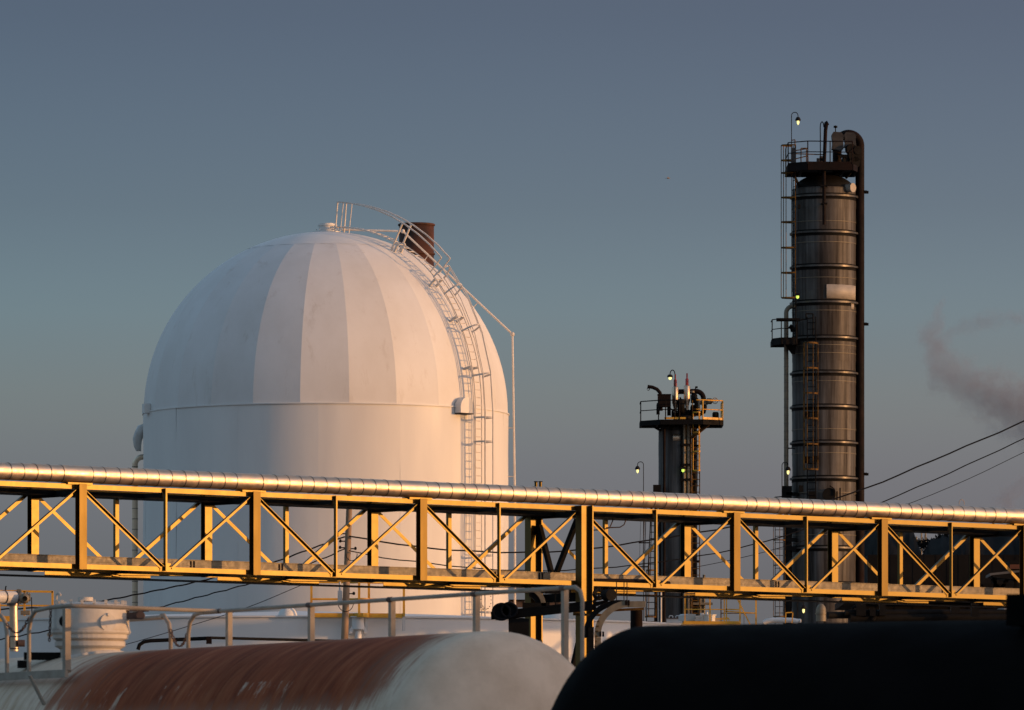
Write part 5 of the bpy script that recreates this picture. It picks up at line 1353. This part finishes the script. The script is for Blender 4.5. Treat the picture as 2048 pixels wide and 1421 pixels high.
# bird crossing the sky
bd_ = P(1337, 357, 520)
m = MB()
m.lathe(bd_, [(.001, -.16), (.03, -.12), (.045, -.02), (.04, .06), (.022, .12), (.001, .17)], 10, ax=frame_from(V((1, .3, .05))))
for s_ in (-1, 1):
    r_, t_, e_ = bd_ + V((.03, 0, .02)), bd_ + V((-.02, .30 * s_, .07)), bd_ + V((-.10, .46 * s_, -.01))
    m.prism([r_, t_, e_, bd_ + V((-.10, .26 * s_, .04)), bd_ + V((-.08, 0, .01))], Z * .012)
m.prism([bd_ + V((-.12, .03, 0)), bd_ + V((-.25, .06, 0)), bd_ + V((-.25, -.06, 0)), bd_ + V((-.12, -.03, 0))], Z * .01)
tag(m.build('bird', M['bird']), 'tiny pale bird flying alone in the open sky left of the tallest column', 'bird')

# smoke plumes
def smoke(name, x0, x1, y0, y1, d, path, dens, label, thick=5.0, seed=0.0):
    """box of air holding a plume; path: (u, v, radius) with u,v 0..1 across the box"""
    a, b = P(x0, y1, d), P(x1, y0, d); W_, H_ = b.x - a.x, b.z - a.z
    c = V(((a.x + b.x) / 2, d, (a.z + b.z) / 2))
    o = MB().box(c, (W_, thick, H_)).build(name, None, None, c); o.data.materials.clear()
    m = bpy.data.materials.new(name + '_air'); m.use_nodes = True; nt = m.node_tree; L = nt.links
    for n_ in list(nt.nodes): nt.nodes.remove(n_)
    out = nt.nodes.new('ShaderNodeOutputMaterial'); pv = nt.nodes.new('ShaderNodeVolumePrincipled'); L.new(pv.outputs[0], out.inputs['Volume'])
    tc = nt.nodes.new('ShaderNodeTexCoord'); sp = nt.nodes.new('ShaderNodeSeparateXYZ')
    wn = noise_node(nt, .55, 3, .6); vm = N(nt, 'ShaderNodeVectorMath', operation='MULTIPLY_ADD'); L.new(wn.outputs['Color'], vm.inputs[0]); vm.inputs[1].default_value = (1.5, .8, 1.5)
    ad = N(nt, 'ShaderNodeVectorMath', operation='ADD'); L.new(tc.outputs['Object'], ad.inputs[0]); ad.inputs[1].default_value = (-.75, -.4, -.75)
    L.new(ad.outputs[0], vm.inputs[2]); L.new(vm.outputs[0], sp.inputs[0])
    best = None
    pts = [(-W_ / 2 + W_ * u, -H_ / 2 + H_ * v, r) for u, v, r in path]
    for (ax_, az_, ar), (bx_, bz_, br2) in zip(pts, pts[1:]):
        dx, dz = bx_ - ax_, bz_ - az_; l2 = dx * dx + dz * dz
        px_ = math_n(nt, 'SUBTRACT', sp.outputs[0], ax_); pz_ = math_n(nt, 'SUBTRACT', sp.outputs[2], az_)
        t = math_n(nt, 'ADD', math_n(nt, 'MULTIPLY', px_, dx / l2), math_n(nt, 'MULTIPLY', pz_, dz / l2), True)
        ex = math_n(nt, 'SUBTRACT', px_, math_n(nt, 'MULTIPLY', t, dx)); ez = math_n(nt, 'SUBTRACT', pz_, math_n(nt, 'MULTIPLY', t, dz))
        dd = math_n(nt, 'SQRT', math_n(nt, 'ADD', math_n(nt, 'ADD', math_n(nt, 'MULTIPLY', ex, ex), math_n(nt, 'MULTIPLY', ez, ez)), math_n(nt, 'MULTIPLY', math_n(nt, 'MULTIPLY', sp.outputs[1], sp.outputs[1]), .6)))
        q = math_n(nt, 'DIVIDE', dd, math_n(nt, 'ADD', math_n(nt, 'MULTIPLY', t, br2 - ar), ar))
        best = q if best is None else math_n(nt, 'MINIMUM', best, q)
    f = math_n(nt, 'SUBTRACT', 1.0, best)
    nz = noise_node(nt, .95, 7, .66, (1, 1, 1)); 
    f = math_n(nt, 'ADD', f, math_n(nt, 'MULTIPLY', math_n(nt, 'SUBTRACT', nz.outputs['Fac'], .515), 3.0))
    f = math_n(nt, 'MULTIPLY', math_n(nt, 'MAXIMUM', f, 0.0), dens)
    L.new(f, pv.inputs['Density']); pv.inputs['Color'].default_value = (.56, .55, .62, 1); pv.inputs['Anisotropy'].default_value = .2
    o.data.materials.append(m); o['kind'] = 'stuff'; o['label'] = label
    return o
smoke('smoke_plume', 1800, 2640, 570, 1130, 500, [(0.101, 0.944, 0.4), (0.076, 0.8, 1.3), (0.117, 0.675, 1.9), (0.186, 0.625, 2.1), (0.291, 0.556, 2.7), (0.437, 0.45, 3.4), (0.738, 0.232, 4.2)], .38, 'grey brown smoke plume curling up at the right edge of the sky', 9.0)
smoke('smoke_wisp', 1860, 2200, 580, 720, 505, [(.05, .3, .4), (.30, .55, .8), (.52, .60, .8), (.72, .45, .3)], .30, 'faint smoke wisp above the larger plume at the right edge')
smoke('low_smoke', 1940, 2240, 900, 1150, 510, [(.30, .40, .5), (.22, .62, .9), (.45, .80, .7), (.70, .6, .5)], .40, 'thin low smoke drifting by the right edge above the bridge')
